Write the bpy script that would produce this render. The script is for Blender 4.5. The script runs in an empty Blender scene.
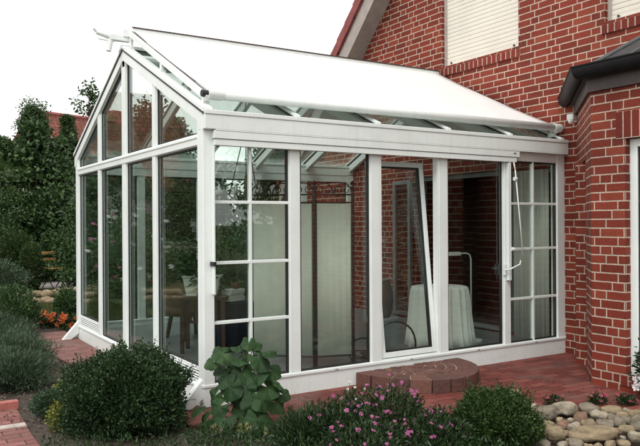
import bpy, bmesh, math, random
import numpy as np
from mathutils import Vector, Matrix, noise
from mathutils.geometry import tessellate_polygon

R = math.radians
SC = bpy.context.scene
COL = SC.collection

# ------------------------------------------------------------------ camera
CAM = Vector((-2.3254, -5.555, 1.5493)); YAW = 0.5592; FPX = 709.13
cam = bpy.data.cameras.new('camera'); cam_o = bpy.data.objects.new('camera', cam); COL.objects.link(cam_o)
cam_o.location = CAM
cam_o.rotation_euler = (Matrix.Rotation(-YAW, 3, 'Z') @ Matrix.Rotation(R(90 - 0.03), 3, 'X') @ Matrix.Rotation(R(-0.33), 3, 'Z')).to_euler()
cam.sensor_width = 36; cam.lens = 36 * FPX / 640; cam.clip_end = 2000; cam.clip_start = 0.05
SC.camera = cam_o

# ------------------------------------------------------------------ world, sun, exposure
SUN_EL, SUN_DIR = R(52), Vector((-0.80, -0.60, 0))
w = bpy.data.worlds.new('World'); SC.world = w; w.use_nodes = True
nt = w.node_tree; nt.nodes.clear()
wo = nt.nodes.new('ShaderNodeOutputWorld'); bg = nt.nodes.new('ShaderNodeBackground')
sky = nt.nodes.new('ShaderNodeTexSky'); sky.sky_type = 'NISHITA'; sky.sun_disc = False
sky.sun_elevation = SUN_EL; sky.sun_rotation = math.atan2(SUN_DIR.x, SUN_DIR.y)
sky.air_density = 1.0; sky.dust_density = 3.0
hs = nt.nodes.new('ShaderNodeHueSaturation'); hs.inputs['Saturation'].default_value = 0.10; hs.inputs['Value'].default_value = 1.0
nt.links.new(sky.outputs[0], hs.inputs['Color'])
# closed cloud cover: pale, slightly uneven, thinning a little to the clear sky behind it
tc = nt.nodes.new('ShaderNodeTexCoord'); cn = nt.nodes.new('ShaderNodeTexNoise'); cn.inputs['Scale'].default_value = 2.2; cn.inputs['Detail'].default_value = 5
nt.links.new(tc.outputs['Generated'], cn.inputs['Vector'])
cr_ = nt.nodes.new('ShaderNodeValToRGB'); cr_.color_ramp.elements[0].position = 0.3; cr_.color_ramp.elements[0].color = (6.6, 6.55, 6.5, 1)
cr_.color_ramp.elements[1].position = 0.7; cr_.color_ramp.elements[1].color = (8.6, 8.5, 8.35, 1); nt.links.new(cn.outputs['Fac'], cr_.inputs[0])
cm = nt.nodes.new('ShaderNodeMix'); cm.data_type = 'RGBA'; cm.inputs[0].default_value = 0.85
nt.links.new(hs.outputs[0], cm.inputs[6]); nt.links.new(cr_.outputs[0], cm.inputs[7]); nt.links.new(cm.outputs[2], bg.inputs['Color'])
bg.inputs['Strength'].default_value = 0.15
nt.links.new(bg.outputs[0], wo.inputs[0])
sl = bpy.data.lights.new('sun', 'SUN'); sl.energy = 0.9; sl.angle = R(18); sl.color = (1.0, 0.985, 0.95)
so = bpy.data.objects.new('sun', sl); COL.objects.link(so)
tosun = Vector((SUN_DIR.x * math.cos(SUN_EL), SUN_DIR.y * math.cos(SUN_EL), math.sin(SUN_EL)))
so.rotation_euler = tosun.to_track_quat('Z', 'Y').to_euler(); so.location = tosun * 30
SC.view_settings.view_transform = 'Standard'; SC.view_settings.look = 'None'
SC.view_settings.gamma = 1; SC.view_settings.use_curve_mapping = False
SC.view_settings.exposure = 0.62

# ------------------------------------------------------------------ helpers
rng = np.random.default_rng(7); random.seed(7)
FW = Vector((math.sin(YAW), math.cos(YAW), 0)); RT = Vector((math.cos(YAW), -math.sin(YAW), 0))

def away(px, depth, z=0.0):
    """ground plan position of something seen px across the photo, depth metres ahead"""
    p = CAM + (FW + RT * ((px - 320) / FPX)) * depth
    return Vector((p.x, p.y, z))

def tag(o, label=None, cat=None, group=None, kind=None):
    if label: o['label'] = label
    if cat: o['category'] = cat
    if group: o['group'] = group
    if kind: o['kind'] = kind
    return o

def empty(name, loc=(0, 0, 0), rz=0.0, label=None, cat=None, group=None):
    o = bpy.data.objects.new(name, None); COL.objects.link(o)
    o.location = loc; o.rotation_euler = (0, 0, rz); o.empty_display_size = 0.2
    return tag(o, label, cat, group)

def copy_tree(o, parent=None):
    c = o.copy(); COL.objects.link(c)
    if parent: c.parent = parent
    for ch in list(o.children): copy_tree(ch, c)
    return c

def set_uv(me):
    """box-projected UVs in metres: u runs level along the face, v runs up it"""
    if not me.polygons: return
    uv = me.uv_layers.new(name='UVMap').data
    for p in me.polygons:
        n = p.normal
        if abs(n.z) > 0.75:
            for li in p.loop_indices:
                co = me.vertices[me.loops[li].vertex_index].co; uv[li].uv = (co.x, co.y)
        else:
            t = Vector((-n.y, n.x, 0)).normalized(); b = n.cross(t)
            if abs(t.x) > abs(t.y):
                t = t if t.x > 0 else -t
            else: t = t if t.y > 0 else -t
            if abs(n.z) < 0.2: b = Vector((0, 0, 1))
            elif b.z < 0: b = -b
            for li in p.loop_indices:
                co = me.vertices[me.loops[li].vertex_index].co; uv[li].uv = (co.dot(t), co.dot(b))

class MB:
    def __init__(s): s.v = []; s.f = []
    def add(s, vs, fs):
        k = len(s.v); s.v += [tuple(v) for v in vs]; s.f += [tuple(i + k for i in f) for f in fs]; return s
    def box(s, x0, x1, y0, y1, z0, z1):
        x0, x1 = min(x0, x1), max(x0, x1); y0, y1 = min(y0, y1), max(y0, y1); z0, z1 = min(z0, z1), max(z0, z1)
        return s.add([(x0,y0,z0),(x1,y0,z0),(x1,y1,z0),(x0,y1,z0),(x0,y0,z1),(x1,y0,z1),(x1,y1,z1),(x0,y1,z1)],
                     [(0,3,2,1),(4,5,6,7),(0,1,5,4),(1,2,6,5),(2,3,7,6),(3,0,4,7)])
    def beam(s, p0, p1, wd, ht, up=(0, 0, 1)):
        p0, p1 = Vector(p0), Vector(p1); d = (p1 - p0).normalized(); up = Vector(up)
        if abs(d.dot(up)) > 0.98: up = Vector((0, 1, 0))
        sd = d.cross(up).normalized() * wd / 2; u = sd.cross(d).normalized() * ht / 2
        vs = [p0 - sd - u, p0 + sd - u, p0 + sd + u, p0 - sd + u, p1 - sd - u, p1 + sd - u, p1 + sd + u, p1 - sd + u]
        return s.add(vs, [(0,1,2,3),(7,6,5,4),(0,4,5,1),(1,5,6,2),(2,6,7,3),(3,7,4,0)])
    def tube(s, pts, r, seg=8, cap=True):
        pts = [Vector(p) for p in pts]; rs = r if isinstance(r, (list, tuple)) else [r] * len(pts)
        rings = []; ref = None
        for i, p in enumerate(pts):
            d = (pts[min(i + 1, len(pts) - 1)] - pts[max(i - 1, 0)]).normalized()
            if ref is None or abs(d.dot(ref)) > 0.95: ref = Vector((0, 0, 1)) if abs(d.z) < 0.9 else Vector((1, 0, 0))
            a = d.cross(ref).normalized(); b = a.cross(d).normalized()
            ref = b
            rings.append([p + (a * math.cos(t) + b * math.sin(t)) * rs[i] for t in [2 * math.pi * k / seg for k in range(seg)]])
        vs = [v for rg in rings for v in rg]; fs = []
        for i in range(len(pts) - 1):
            for k in range(seg):
                fs.append((i*seg+k, i*seg+(k+1)%seg, (i+1)*seg+(k+1)%seg, (i+1)*seg+k))
        if cap: fs.append(tuple(range(seg))[::-1]); fs.append(tuple((len(pts)-1)*seg + k for k in range(seg)))
        return s.add(vs, fs)
    def lathe(s, prof, c=(0, 0, 0), seg=24, wob=None):
        vs = []; fs = []
        for i, (r, z) in enumerate(prof):
            for k in range(seg):
                t = 2 * math.pi * k / seg; rr = r * (wob(t, i / (len(prof) - 1)) if wob else 1)
                vs.append((c[0] + rr * math.cos(t), c[1] + rr * math.sin(t), c[2] + z))
        for i in range(len(prof) - 1):
            for k in range(seg): fs.append((i*seg+k, i*seg+(k+1)%seg, (i+1)*seg+(k+1)%seg, (i+1)*seg+k))
        fs.append(tuple(range(seg))[::-1]); fs.append(tuple((len(prof)-1)*seg + k for k in range(seg)))
        return s.add(vs, fs)
    def prism(s, poly, fn, a, b, holes=()):
        """poly (list of 2-D points) swept from a to b; fn(u, v, d) -> xyz"""
        loops = [list(poly)] + [list(h) for h in holes]
        tri = tessellate_polygon([[Vector((p[0], p[1], 0)) for p in lp] for lp in loops])
        flat = [p for lp in loops for p in lp]; n = len(flat)
        vs = [fn(p[0], p[1], a) for p in flat] + [fn(p[0], p[1], b) for p in flat]
        fs = [tuple(t) for t in tri] + [tuple(i + n for i in t[::-1]) for t in tri]
        k = 0
        for lp in loops:
            m = len(lp)
            for i in range(m):
                j = (i + 1) % m; fs.append((k+i, k+j, n+k+j, n+k+i))
            k += m
        return s.add(vs, fs)
    def build(s, name, mat, parent=None, smooth=False, bevel=0, uv=True, recalc=True):
        me = bpy.data.meshes.new(name)
        off = Vector(parent.matrix_world.translation) if False else Vector((0, 0, 0))
        me.from_pydata([tuple(Vector(v) - off) for v in s.v], [], s.f)
        if recalc:
            bm = bmesh.new(); bm.from_mesh(me); bmesh.ops.recalc_face_normals(bm, faces=bm.faces); bm.to_mesh(me); bm.free()
        me.update()
        if uv: set_uv(me)
        if smooth: me.polygons.foreach_set('use_smooth', [True] * len(me.polygons))
        me.materials.append(mat)
        o = bpy.data.objects.new(name, me); COL.objects.link(o)
        if parent: o.parent = parent
        if bevel:
            m = o.modifiers.new('edge', 'BEVEL'); m.width = bevel; m.segments = 2; m.limit_method = 'ANGLE'; m.angle_limit = R(40)
        return o

def local(parent, o):
    """move a part built in world coordinates under a thing that stands away from the origin"""
    o.parent = parent; o.matrix_parent_inverse = parent.matrix_basis.inverted(); return o

# ------------------------------------------------------------------ materials
def new_mat(name):
    m = bpy.data.materials.new(name); m.use_nodes = True; t = m.node_tree; t.nodes.clear()
    out = t.nodes.new('ShaderNodeOutputMaterial'); b = t.nodes.new('ShaderNodeBsdfPrincipled')
    t.links.new(b.outputs[0], out.inputs[0]); return m, t, b, out
def N(t, typ, **kw):
    n = t.nodes.new(typ)
    for k, v in kw.items(): setattr(n, k, v)
    return n
def MATH(t, op, a, b=None, clamp=False):
    n = N(t, 'ShaderNodeMath', operation=op); n.use_clamp = clamp
    for i, x in enumerate((a, b)):
        if x is None: continue
        if isinstance(x, (int, float)): n.inputs[i].default_value = x
        else: t.links.new(x, n.inputs[i])
    return n.outputs[0]
def MIX(t, f, a, b, mode='MIX'):
    n = N(t, 'ShaderNodeMix', data_type='RGBA', blend_type=mode)
    for i, x in ((0, f), (6, a), (7, b)):
        if isinstance(x, (int, float)): n.inputs[i].default_value = x
        elif isinstance(x, tuple): n.inputs[i].default_value = (*x, 1) if len(x) == 3 else x
        else: t.links.new(x, n.inputs[i])
    return n.outputs[2]
def RAMP(t, f, stops):
    n = N(t, 'ShaderNodeValToRGB'); e = n.color_ramp.elements
    while len(e) < len(stops): e.new(0.5)
    for el, (p, c) in zip(e, stops): el.position = p; el.color = (*c, 1)
    t.links.new(f, n.inputs[0]); return n.outputs[0]
def NOISE(t, scale, detail=4, vec=None, rough=0.55):
    n = N(t, 'ShaderNodeTexNoise'); n.inputs['Scale'].default_value = scale; n.inputs['Detail'].default_value = detail; n.inputs['Roughness'].default_value = rough
    if vec is None:
        g = N(t, 'ShaderNodeNewGeometry'); vec = g.outputs['Position']
    t.links.new(vec, n.inputs['Vector']); return n.outputs['Fac']
def BUMP(t, b, h, strength=0.3, dist=0.01):
    n = N(t, 'ShaderNodeBump'); n.inputs['Strength'].default_value = strength; n.inputs['Distance'].default_value = dist
    t.links.new(h, n.inputs['Height']); t.links.new(n.outputs[0], b.inputs['Normal'])

def plain(name, c, rough=0.5, var=0.12, scale=6, metal=0, bump=0.0, bscale=60, spec=0.5):
    m, t, b, o = new_mat(name)
    f = NOISE(t, scale)
    lo = tuple(x * (1 - var) for x in c); hi = tuple(min(1, x * (1 + var)) for x in c)
    t.links.new(RAMP(t, f, [(0.3, lo), (0.7, hi)]), b.inputs['Base Color'])
    b.inputs['Roughness'].default_value = rough; b.inputs['Metallic'].default_value = metal
    b.inputs['Specular IOR Level'].default_value = spec
    if bump: BUMP(t, b, NOISE(t, bscale, 5), bump, 0.01)
    return m

def brick_wall(name, c_dark, c_mid, c_light, mortar, row=0.0833, joint=0.0062, wild=True, soldier=False, unit=0.0625, rough=0.85, voff=40.0):
    m, t, b, o = new_mat(name)
    uvn = N(t, 'ShaderNodeUVMap'); uvn.uv_map = 'UVMap'; sep = N(t, 'ShaderNodeSeparateXYZ'); t.links.new(uvn.outputs[0], sep.inputs[0])
    wob = NOISE(t, 25, 3)
    wv = MATH(t, 'MULTIPLY', MATH(t, 'SUBTRACT', wob, 0.5), 0.006)
    u = MATH(t, 'ADD', sep.outputs[0], 40.0); v = MATH(t, 'ADD', MATH(t, 'ADD', sep.outputs[1], voff), wv)
    r = MATH(t, 'FLOOR', MATH(t, 'DIVIDE', v, row)); vm = MATH(t, 'MODULO', v, row)
    dv = MATH(t, 'MINIMUM', vm, MATH(t, 'SUBTRACT', row, vm))
    wn = N(t, 'ShaderNodeTexWhiteNoise', noise_dimensions='1D'); t.links.new(r, wn.inputs['W'])
    half = MATH(t, 'MULTIPLY', MATH(t, 'MODULO', r, 2), 0.125)
    if wild: sh = MATH(t, 'ADD', MATH(t, 'MULTIPLY', MATH(t, 'FLOOR', MATH(t, 'MULTIPLY', wn.outputs['Value'], 5)), 0.25), MATH(t, 'MULTIPLY', half, 0.5))
    else: sh = half
    per = 10 * unit if wild else 4 * unit
    us = MATH(t, 'ADD', MATH(t, 'ADD', u, sh), MATH(t, 'MULTIPLY', wv, 0.6)); um = MATH(t, 'MODULO', us, per); cell = MATH(t, 'FLOOR', MATH(t, 'DIVIDE', us, per))
    edges = [0, 4 * unit, 8 * unit, 10 * unit] if wild else [0, 4 * unit]
    du = None
    for e in edges:
        a = MATH(t, 'ABSOLUTE', MATH(t, 'SUBTRACT', um, e)); du = a if du is None else MATH(t, 'MINIMUM', du, a)
    d = MATH(t, 'MINIMUM', du, dv)
    bid = MATH(t, 'MULTIPLY', cell, 3)
    for e in edges[1:-1]: bid = MATH(t, 'ADD', bid, MATH(t, 'GREATER_THAN', um, e))
    cv = N(t, 'ShaderNodeCombineXYZ'); t.links.new(bid, cv.inputs[0]); t.links.new(r, cv.inputs[1])
    w2 = N(t, 'ShaderNodeTexWhiteNoise', noise_dimensions='2D'); t.links.new(cv.outputs[0], w2.inputs['Vector'])
    bc = RAMP(t, w2.outputs['Value'], [(0.0, c_dark), (0.12, tuple(x * 0.62 for x in c_mid)), (0.45, tuple(x * 0.92 for x in c_mid)), (0.75, tuple(x * 1.12 for x in c_mid)), (1.0, c_light)])
    bc = MIX(t, 0.5, bc, RAMP(t, NOISE(t, 45, 5), [(0.25, tuple(x * 0.55 for x in c_mid)), (0.75, tuple(x * 1.4 for x in c_mid))]))
    mo = RAMP(t, NOISE(t, 30, 4), [(0.3, tuple(x * 0.75 for x in mortar)), (0.7, tuple(x * 1.1 for x in mortar))])
    mk = N(t, 'ShaderNodeMapRange'); mk.inputs[1].default_value = joint - 0.0015; mk.inputs[2].default_value = joint + 0.0015
    t.links.new(d, mk.inputs[0])
    col = MIX(t, mk.outputs[0], mo, bc)
    big = RAMP(t, NOISE(t, 1.3, 5), [(0.3, (0.76, 0.76, 0.77)), (0.7, (1.08, 1.06, 1.05))])
    t.links.new(MIX(t, 1.0, col, big, 'MULTIPLY'), b.inputs['Base Color'])
    b.inputs['Roughness'].default_value = rough; b.inputs['Specular IOR Level'].default_value = 0.25
    hgt = MATH(t, 'ADD', mk.outputs[0], MATH(t, 'MULTIPLY', NOISE(t, 90, 4), 0.5))
    BUMP(t, b, hgt, 0.55, 0.006)
    return m

def paving(name, c1, c2, c3, joint_c, bw=0.2, bh=0.1, moss=0.25, rot=0.0):
    m, t, b, o = new_mat(name)
    uvn = N(t, 'ShaderNodeUVMap'); uvn.uv_map = 'UVMap'
    mp = N(t, 'ShaderNodeMapping'); mp.inputs['Rotation'].default_value = (0, 0, rot); t.links.new(uvn.outputs[0], mp.inputs[0])
    br = N(t, 'ShaderNodeTexBrick'); br.inputs['Scale'].default_value = 1; br.inputs['Brick Width'].default_value = bw; br.inputs['Row Height'].default_value = bh
    br.inputs['Mortar Size'].default_value = 0.005; br.inputs['Mortar Smooth'].default_value = 0.3; br.inputs['Bias'].default_value = 0.0
    br.inputs['Color1'].default_value = (0, 0, 0, 1); br.inputs['Color2'].default_value = (1, 1, 1, 1); br.inputs['Mortar'].default_value = (0.5, 0.5, 0.5, 1)
    t.links.new(mp.outputs[0], br.inputs['Vector'])
    bc = RAMP(t, br.outputs['Color'], [(0.0, c1), (0.5, c2), (1.0, c3)])
    bc = MIX(t, 0.45, bc, RAMP(t, NOISE(t, 22, 6), [(0.25, tuple(x * 0.5 for x in c2)), (0.8, tuple(x * 1.5 for x in c2))]))
    col = MIX(t, br.outputs['Fac'], bc, joint_c)
    pf = RAMP(t, NOISE(t, 1.7, 5), [(0.52, (0, 0, 0)), (0.72, (moss, moss, moss))])
    col = MIX(t, pf, col, (0.13, 0.10, 0.085))
    t.links.new(col, b.inputs['Base Color']); b.inputs['Roughness'].default_value = 0.8; b.inputs['Specular IOR Level'].default_value = 0.3
    BUMP(t, b, MATH(t, 'ADD', MATH(t, 'SUBTRACT', 1.0, br.outputs['Fac']), MATH(t, 'MULTIPLY', NOISE(t, 60, 4), 0.6)), 0.6, 0.006)
    return m

def glass(name, tint, ior=1.6, rough=0.0):
    m, t, b, o = new_mat(name); t.nodes.remove(b)
    g = N(t, 'ShaderNodeNewGeometry')
    fr = N(t, 'ShaderNodeFresnel')
    io = N(t, 'ShaderNodeMix', data_type='FLOAT'); io.inputs[2].default_value = ior; io.inputs[3].default_value = 1 / ior
    t.links.new(g.outputs['Backfacing'], io.inputs[0]); t.links.new(io.outputs[0], fr.inputs['IOR'])
    tr = N(t, 'ShaderNodeBsdfTransparent'); tr.inputs[0].default_value = (*tint, 1)
    gl = N(t, 'ShaderNodeBsdfGlossy'); gl.inputs['Roughness'].default_value = rough; gl.inputs['Color'].default_value = (0.95, 1.0, 0.98, 1)
    mx = N(t, 'ShaderNodeMixShader'); t.links.new(fr.outputs[0], mx.inputs[0]); t.links.new(tr.outputs[0], mx.inputs[1]); t.links.new(gl.outputs[0], mx.inputs[2])
    t.links.new(mx.outputs[0], o.inputs[0]); return m

def leafmat(name, stops, rough=0.45, trans=0.25, big=1.2):
    """foliage: every leaf its own shade, drifting patches of lighter and darker growth"""
    m, t, b, o = new_mat(name)
    g = N(t, 'ShaderNodeNewGeometry')
    f = MATH(t, 'ADD', MATH(t, 'MULTIPLY', g.outputs['Random Per Island'], 0.65), MATH(t, 'MULTIPLY', NOISE(t, big, 3), 0.35))
    c = RAMP(t, f, stops)
    t.links.new(c, b.inputs['Base Color']); b.inputs['Roughness'].default_value = rough; b.inputs['Specular IOR Level'].default_value = 0.35
    tl = N(t, 'ShaderNodeBsdfTranslucent'); t.links.new(c, tl.inputs[0])
    mx = N(t, 'ShaderNodeMixShader'); mx.inputs[0].default_value = trans
    t.links.new(b.outputs[0], mx.inputs[1]); t.links.new(tl.outputs[0], mx.inputs[2]); t.links.new(mx.outputs[0], o.inputs[0])
    return m

M = {}
def white_paint(name, c, dirt):
    m, t, b, o = new_mat(name)
    f = NOISE(t, 3.0, 6); f2 = NOISE(t, 40, 3)
    k = RAMP(t, MATH(t, 'ADD', MATH(t, 'MULTIPLY', f, 0.7), MATH(t, 'MULTIPLY', f2, 0.3)), [(0.35, tuple(x * (1 - dirt) for x in c)), (0.6, c)])
    g = N(t, 'ShaderNodeNewGeometry'); mp = N(t, 'ShaderNodeMapping'); mp.inputs['Scale'].default_value = (22, 22, 0.9); t.links.new(g.outputs['Position'], mp.inputs[0])
    streak = RAMP(t, NOISE(t, 1.0, 4, mp.outputs[0]), [(0.54, (0, 0, 0)), (0.75, (0.16, 0.16, 0.16))])
    k = MIX(t, streak, k, (0.44, 0.43, 0.37))
    sx = N(t, 'ShaderNodeSeparateXYZ'); t.links.new(g.outputs['Position'], sx.inputs[0])
    spl = MATH(t, 'MULTIPLY', MATH(t, 'LESS_THAN', sx.outputs[2], 0.09), RAMP(t, NOISE(t, 26, 5), [(0.54, (0, 0, 0)), (0.70, (0.22, 0.22, 0.22))]))
    k = MIX(t, spl, k, (0.30, 0.23, 0.17))
    t.links.new(k, b.inputs['Base Color']); b.inputs['Roughness'].default_value = 0.38
    BUMP(t, b, NOISE(t, 9, 2), 0.04, 0.004); return m
M['white'] = white_paint('white_frame_paint', (0.78, 0.825, 0.80), 0.08)
M['shutter'] = plain('cream_shutter', (0.66, 0.62, 0.54), 0.5, 0.06, 2)
M['gasket'] = plain('black_rubber', (0.012, 0.012, 0.013), 0.6)
M['brick'] = brick_wall('red_clinker_brick', (0.060, 0.018, 0.013), (0.205, 0.036, 0.021), (0.30, 0.075, 0.040), (0.52, 0.43, 0.345))
M['soldier'] = brick_wall('upright_clinker_brick', (0.09, 0.019, 0.014), (0.185, 0.030, 0.020), (0.22, 0.044, 0.028), (0.52, 0.43, 0.34), row=0.25, unit=0.0208, wild=False, voff=39.70)
M['paving'] = paving('red_brick_paving', (0.075, 0.022, 0.018), (0.165, 0.038, 0.030), (0.26, 0.088, 0.064), (0.050, 0.030, 0.022), moss=0.6)
M['paving_old'] = paving('weathered_brick_paving', (0.13, 0.055, 0.05), (0.20, 0.082, 0.072), (0.27, 0.145, 0.12), (0.10, 0.075, 0.06), moss=0.85)
M['path'] = paving('garden_path_brick', (0.14, 0.05, 0.045), (0.21, 0.08, 0.07), (0.30, 0.14, 0.12), (0.035, 0.022, 0.02), bw=0.22, bh=0.105, moss=0.35)
m, t_, b_, o_ = new_mat('step_brick'); g_ = N(t_, 'ShaderNodeNewGeometry')
t_.links.new(MIX(t_, 0.45, RAMP(t_, g_.outputs['Random Per Island'], [(0.0, (0.075, 0.030, 0.024)), (0.6, (0.14, 0.055, 0.042)), (1.0, (0.20, 0.085, 0.06))]), RAMP(t_, NOISE(t_, 30, 6), [(0.3, (0.035, 0.018, 0.015)), (0.75, (0.17, 0.085, 0.065))])), b_.inputs['Base Color'])
b_.inputs['Roughness'].default_value = 0.88; BUMP(t_, b_, NOISE(t_, 60, 5), 0.7, 0.01); M['stepbrick'] = m
M['stepmortar'] = plain('step_mortar', (0.27, 0.20, 0.155), 0.9, 0.3, 20, bump=0.3)
M['glass'] = glass('window_glass', (0.855, 0.895, 0.873))
M['roofglass'] = glass('roof_glass', (0.92, 0.96, 0.94))
M['fabric'] = plain('awning_cloth', (0.86, 0.86, 0.84), 0.85, 0.03, 3, bump=0.08, bscale=300)
fm_ = M['fabric']; ft_ = fm_.node_tree; fp_ = [n for n in ft_.nodes if n.type == 'BSDF_PRINCIPLED'][0]; fo2 = [n for n in ft_.nodes if n.type == 'OUTPUT_MATERIAL'][0]
ftl = N(ft_, 'ShaderNodeBsdfTranslucent'); ftl.inputs[0].default_value = (0.84, 0.84, 0.82, 1); fmx = N(ft_, 'ShaderNodeMixShader'); fmx.inputs[0].default_value = 0.20
ft_.links.new(fp_.outputs[0], fmx.inputs[1]); ft_.links.new(ftl.outputs[0], fmx.inputs[2]); ft_.links.new(fmx.outputs[0], fo2.inputs[0])
M['darkedge'] = plain('dark_cassette', (0.06, 0.035, 0.035), 0.5)
M['slate'] = plain('bay_slate', (0.035, 0.035, 0.038), 0.6, 0.3, 10, bump=0.3, bscale=20)
M['zinc'] = plain('dark_gutter_metal', (0.008, 0.007, 0.008), 0.55, 0.3, 8, spec=0.18)
M['lead'] = plain('lead_roll', (0.09, 0.09, 0.093), 0.55)
M['fascia'] = plain('brown_fascia_board', (0.05, 0.034, 0.032), 0.6, 0.25, 10, bump=0.15)
M['barge'] = plain('taupe_barge_board', (0.36, 0.31, 0.28), 0.7, 0.12, 8, bump=0.15)
M['tile_edge'] = plain('red_verge_tile', (0.22, 0.05, 0.045), 0.7, 0.25, 9, bump=0.2)
M['black'] = plain('black_metal', (0.012, 0.012, 0.014), 0.4, 0.2)
M['grey_metal'] = plain('grey_door_metal', (0.25, 0.26, 0.27), 0.4)
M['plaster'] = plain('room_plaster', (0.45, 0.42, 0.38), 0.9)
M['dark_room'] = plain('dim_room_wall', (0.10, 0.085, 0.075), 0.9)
M['floor'] = plain('grey_floor_tile', (0.20, 0.215, 0.22), 0.3, 0.15, 3)
M['screen'] = plain('screen_cloth', (0.84, 0.82, 0.72), 0.9, 0.06, 8, bump=0.1, bscale=200)
M['cloth'] = plain('white_table_cloth', (0.86, 0.85, 0.81), 0.9, 0.04, 8)
M['curtain'] = plain('net_curtain', (0.80, 0.78, 0.72), 0.9, 0.06, 8)
M['terracotta'] = plain('terracotta', (0.17, 0.085, 0.05), 0.8, 0.3, 7, bump=0.15)
M['wicker'] = plain('woven_cane', (0.11, 0.052, 0.028), 0.6, 0.45, 60, bump=0.7, bscale=90)
M['mahogany'] = plain('red_brown_wood', (0.055, 0.018, 0.012), 0.5, 0.3, 20)
M['teak'] = plain('yellow_wood_slats', (0.48, 0.27, 0.085), 0.5, 0.2, 20)
M['pale_pot'] = plain('pale_planter_glaze', (0.58, 0.62, 0.55), 0.4, 0.06)
M['purple'] = plain('purple_cloth', (0.012, 0.010, 0.028), 0.9, 0.2)
M['paper'] = plain('paper', (0.75, 0.75, 0.72), 0.8, 0.05)
M['brass'] = plain('dull_brass', (0.15, 0.12, 0.06), 0.35, 0.2, 8, metal=0.8)
M['candle'] = plain('candle_cup_white', (0.8, 0.8, 0.76), 0.3, 0.03)
def rock(name, c):
    m, t, b, o = new_mat(name); tcn = N(t, 'ShaderNodeTexCoord')
    f = NOISE(t, 7, 6, None, 0.7); f2 = NOISE(t, 55, 4); f3 = NOISE(t, 18, 3)
    k = MATH(t, 'ADD', MATH(t, 'MULTIPLY', f, 0.55), MATH(t, 'ADD', MATH(t, 'MULTIPLY', f2, 0.25), MATH(t, 'MULTIPLY', f3, 0.2)))
    col = RAMP(t, k, [(0.34, tuple(x * 0.30 for x in c)), (0.46, tuple(x * 0.75 for x in c)), (0.56, c), (0.68, tuple(min(1, x * 1.35) for x in c))])
    t.links.new(col, b.inputs['Base Color']); b.inputs['Roughness'].default_value = 0.9; b.inputs['Specular IOR Level'].default_value = 0.2
    BUMP(t, b, MATH(t, 'ADD', MATH(t, 'MULTIPLY', f2, 0.5), f3), 0.9, 0.012); return m
M['stone_grey'] = rock('grey_river_stone', (0.24, 0.205, 0.155)); M['stone_tan'] = rock('tan_river_stone', (0.30, 0.235, 0.15))
M['stone_pale'] = rock('pale_river_stone', (0.37, 0.32, 0.24)); M['stone_red'] = rock('reddish_river_stone', (0.24, 0.15, 0.105))
M['bark'] = plain('bark', (0.07, 0.05, 0.037), 0.9, 0.4, 14, bump=0.8, bscale=30)
M['stemgreen'] = plain('green_stem', (0.08, 0.12, 0.035), 0.6, 0.25, 20)
M['soil'] = plain('garden_soil', (0.052, 0.037, 0.028), 0.95, 0.6, 14, bump=1.0, bscale=40)
M['gravel'] = plain('grey_gravel', (0.30, 0.27, 0.25), 0.9, 0.35, 30, bump=1.0, bscale=60)
G = lambda *c: c
M['box'] = leafmat('box_leaf', [(0.05, (0.010, 0.020, 0.009)), (0.45, (0.023, 0.050, 0.018)), (0.8, (0.050, 0.100, 0.030)), (1.0, (0.10, 0.15, 0.045))], 0.42, 0.2)
M['box_light'] = leafmat('young_box_leaf', [(0.05, (0.016, 0.034, 0.010)), (0.45, (0.030, 0.062, 0.016)), (0.8, (0.055, 0.10, 0.024)), (1.0, (0.12, 0.15, 0.04))], 0.42, 0.2)
M['lav'] = leafmat('lavender_leaf', [(0.05, (0.022, 0.040, 0.022)), (0.5, (0.050, 0.082, 0.045)), (0.8, (0.095, 0.14, 0.08)), (1.0, (0.20, 0.23, 0.15))], 0.6, 0.2)
M['tree'] = leafmat('dark_tree_leaf', [(0.05, (0.010, 0.026, 0.009)), (0.42, (0.032, 0.070, 0.021)), (0.78, (0.078, 0.142, 0.042)), (1.0, (0.17, 0.235, 0.08))], 0.45, 0.2, 0.6)
M['tree_mid'] = leafmat('mid_tree_leaf', [(0.05, (0.018, 0.036, 0.012)), (0.5, (0.040, 0.078, 0.022)), (0.85, (0.075, 0.12, 0.035)), (1.0, (0.13, 0.17, 0.06))], 0.45, 0.3, 0.6)
M['shrub'] = leafmat('shrub_leaf', [(0.05, (0.014, 0.034, 0.012)), (0.5, (0.040, 0.085, 0.026)), (0.85, (0.08, 0.14, 0.04)), (1.0, (0.11, 0.15, 0.05))], 0.5, 0.2, 1.5)
M['thyme'] = leafmat('small_herb_leaf', [(0.05, (0.018, 0.040, 0.020)), (0.5, (0.036, 0.075, 0.035)), (1.0, (0.09, 0.14, 0.07))], 0.5, 0.2, 4)
M['yellowgreen'] = leafmat('yellow_bloom', [(0.05, (0.09, 0.11, 0.02)), (0.5, (0.20, 0.21, 0.035)), (1.0, (0.36, 0.35, 0.07))], 0.5, 0.3, 4)
M['flowerleaf'] = leafmat('flower_foliage', [(0.05, (0.010, 0.020, 0.009)), (0.5, (0.026, 0.050, 0.018)), (0.85, (0.055, 0.095, 0.034)), (1.0, (0.085, 0.11, 0.045))], 0.5, 0.2, 3)
M['pink'] = leafmat('pink_petal', [(0.05, (0.30, 0.05, 0.17)), (0.6, (0.48, 0.12, 0.30)), (1.0, (0.62, 0.32, 0.48))], 0.6, 0.35, 8)
M['rose'] = leafmat('rose_red_petal', [(0.05, (0.34, 0.025, 0.06)), (1.0, (0.5, 0.13, 0.18))], 0.6, 0.3, 8)
M['orange'] = leafmat('orange_petal', [(0.05, (0.42, 0.05, 0.012)), (1.0, (0.6, 0.14, 0.03))], 0.6, 0.3, 8)
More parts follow.
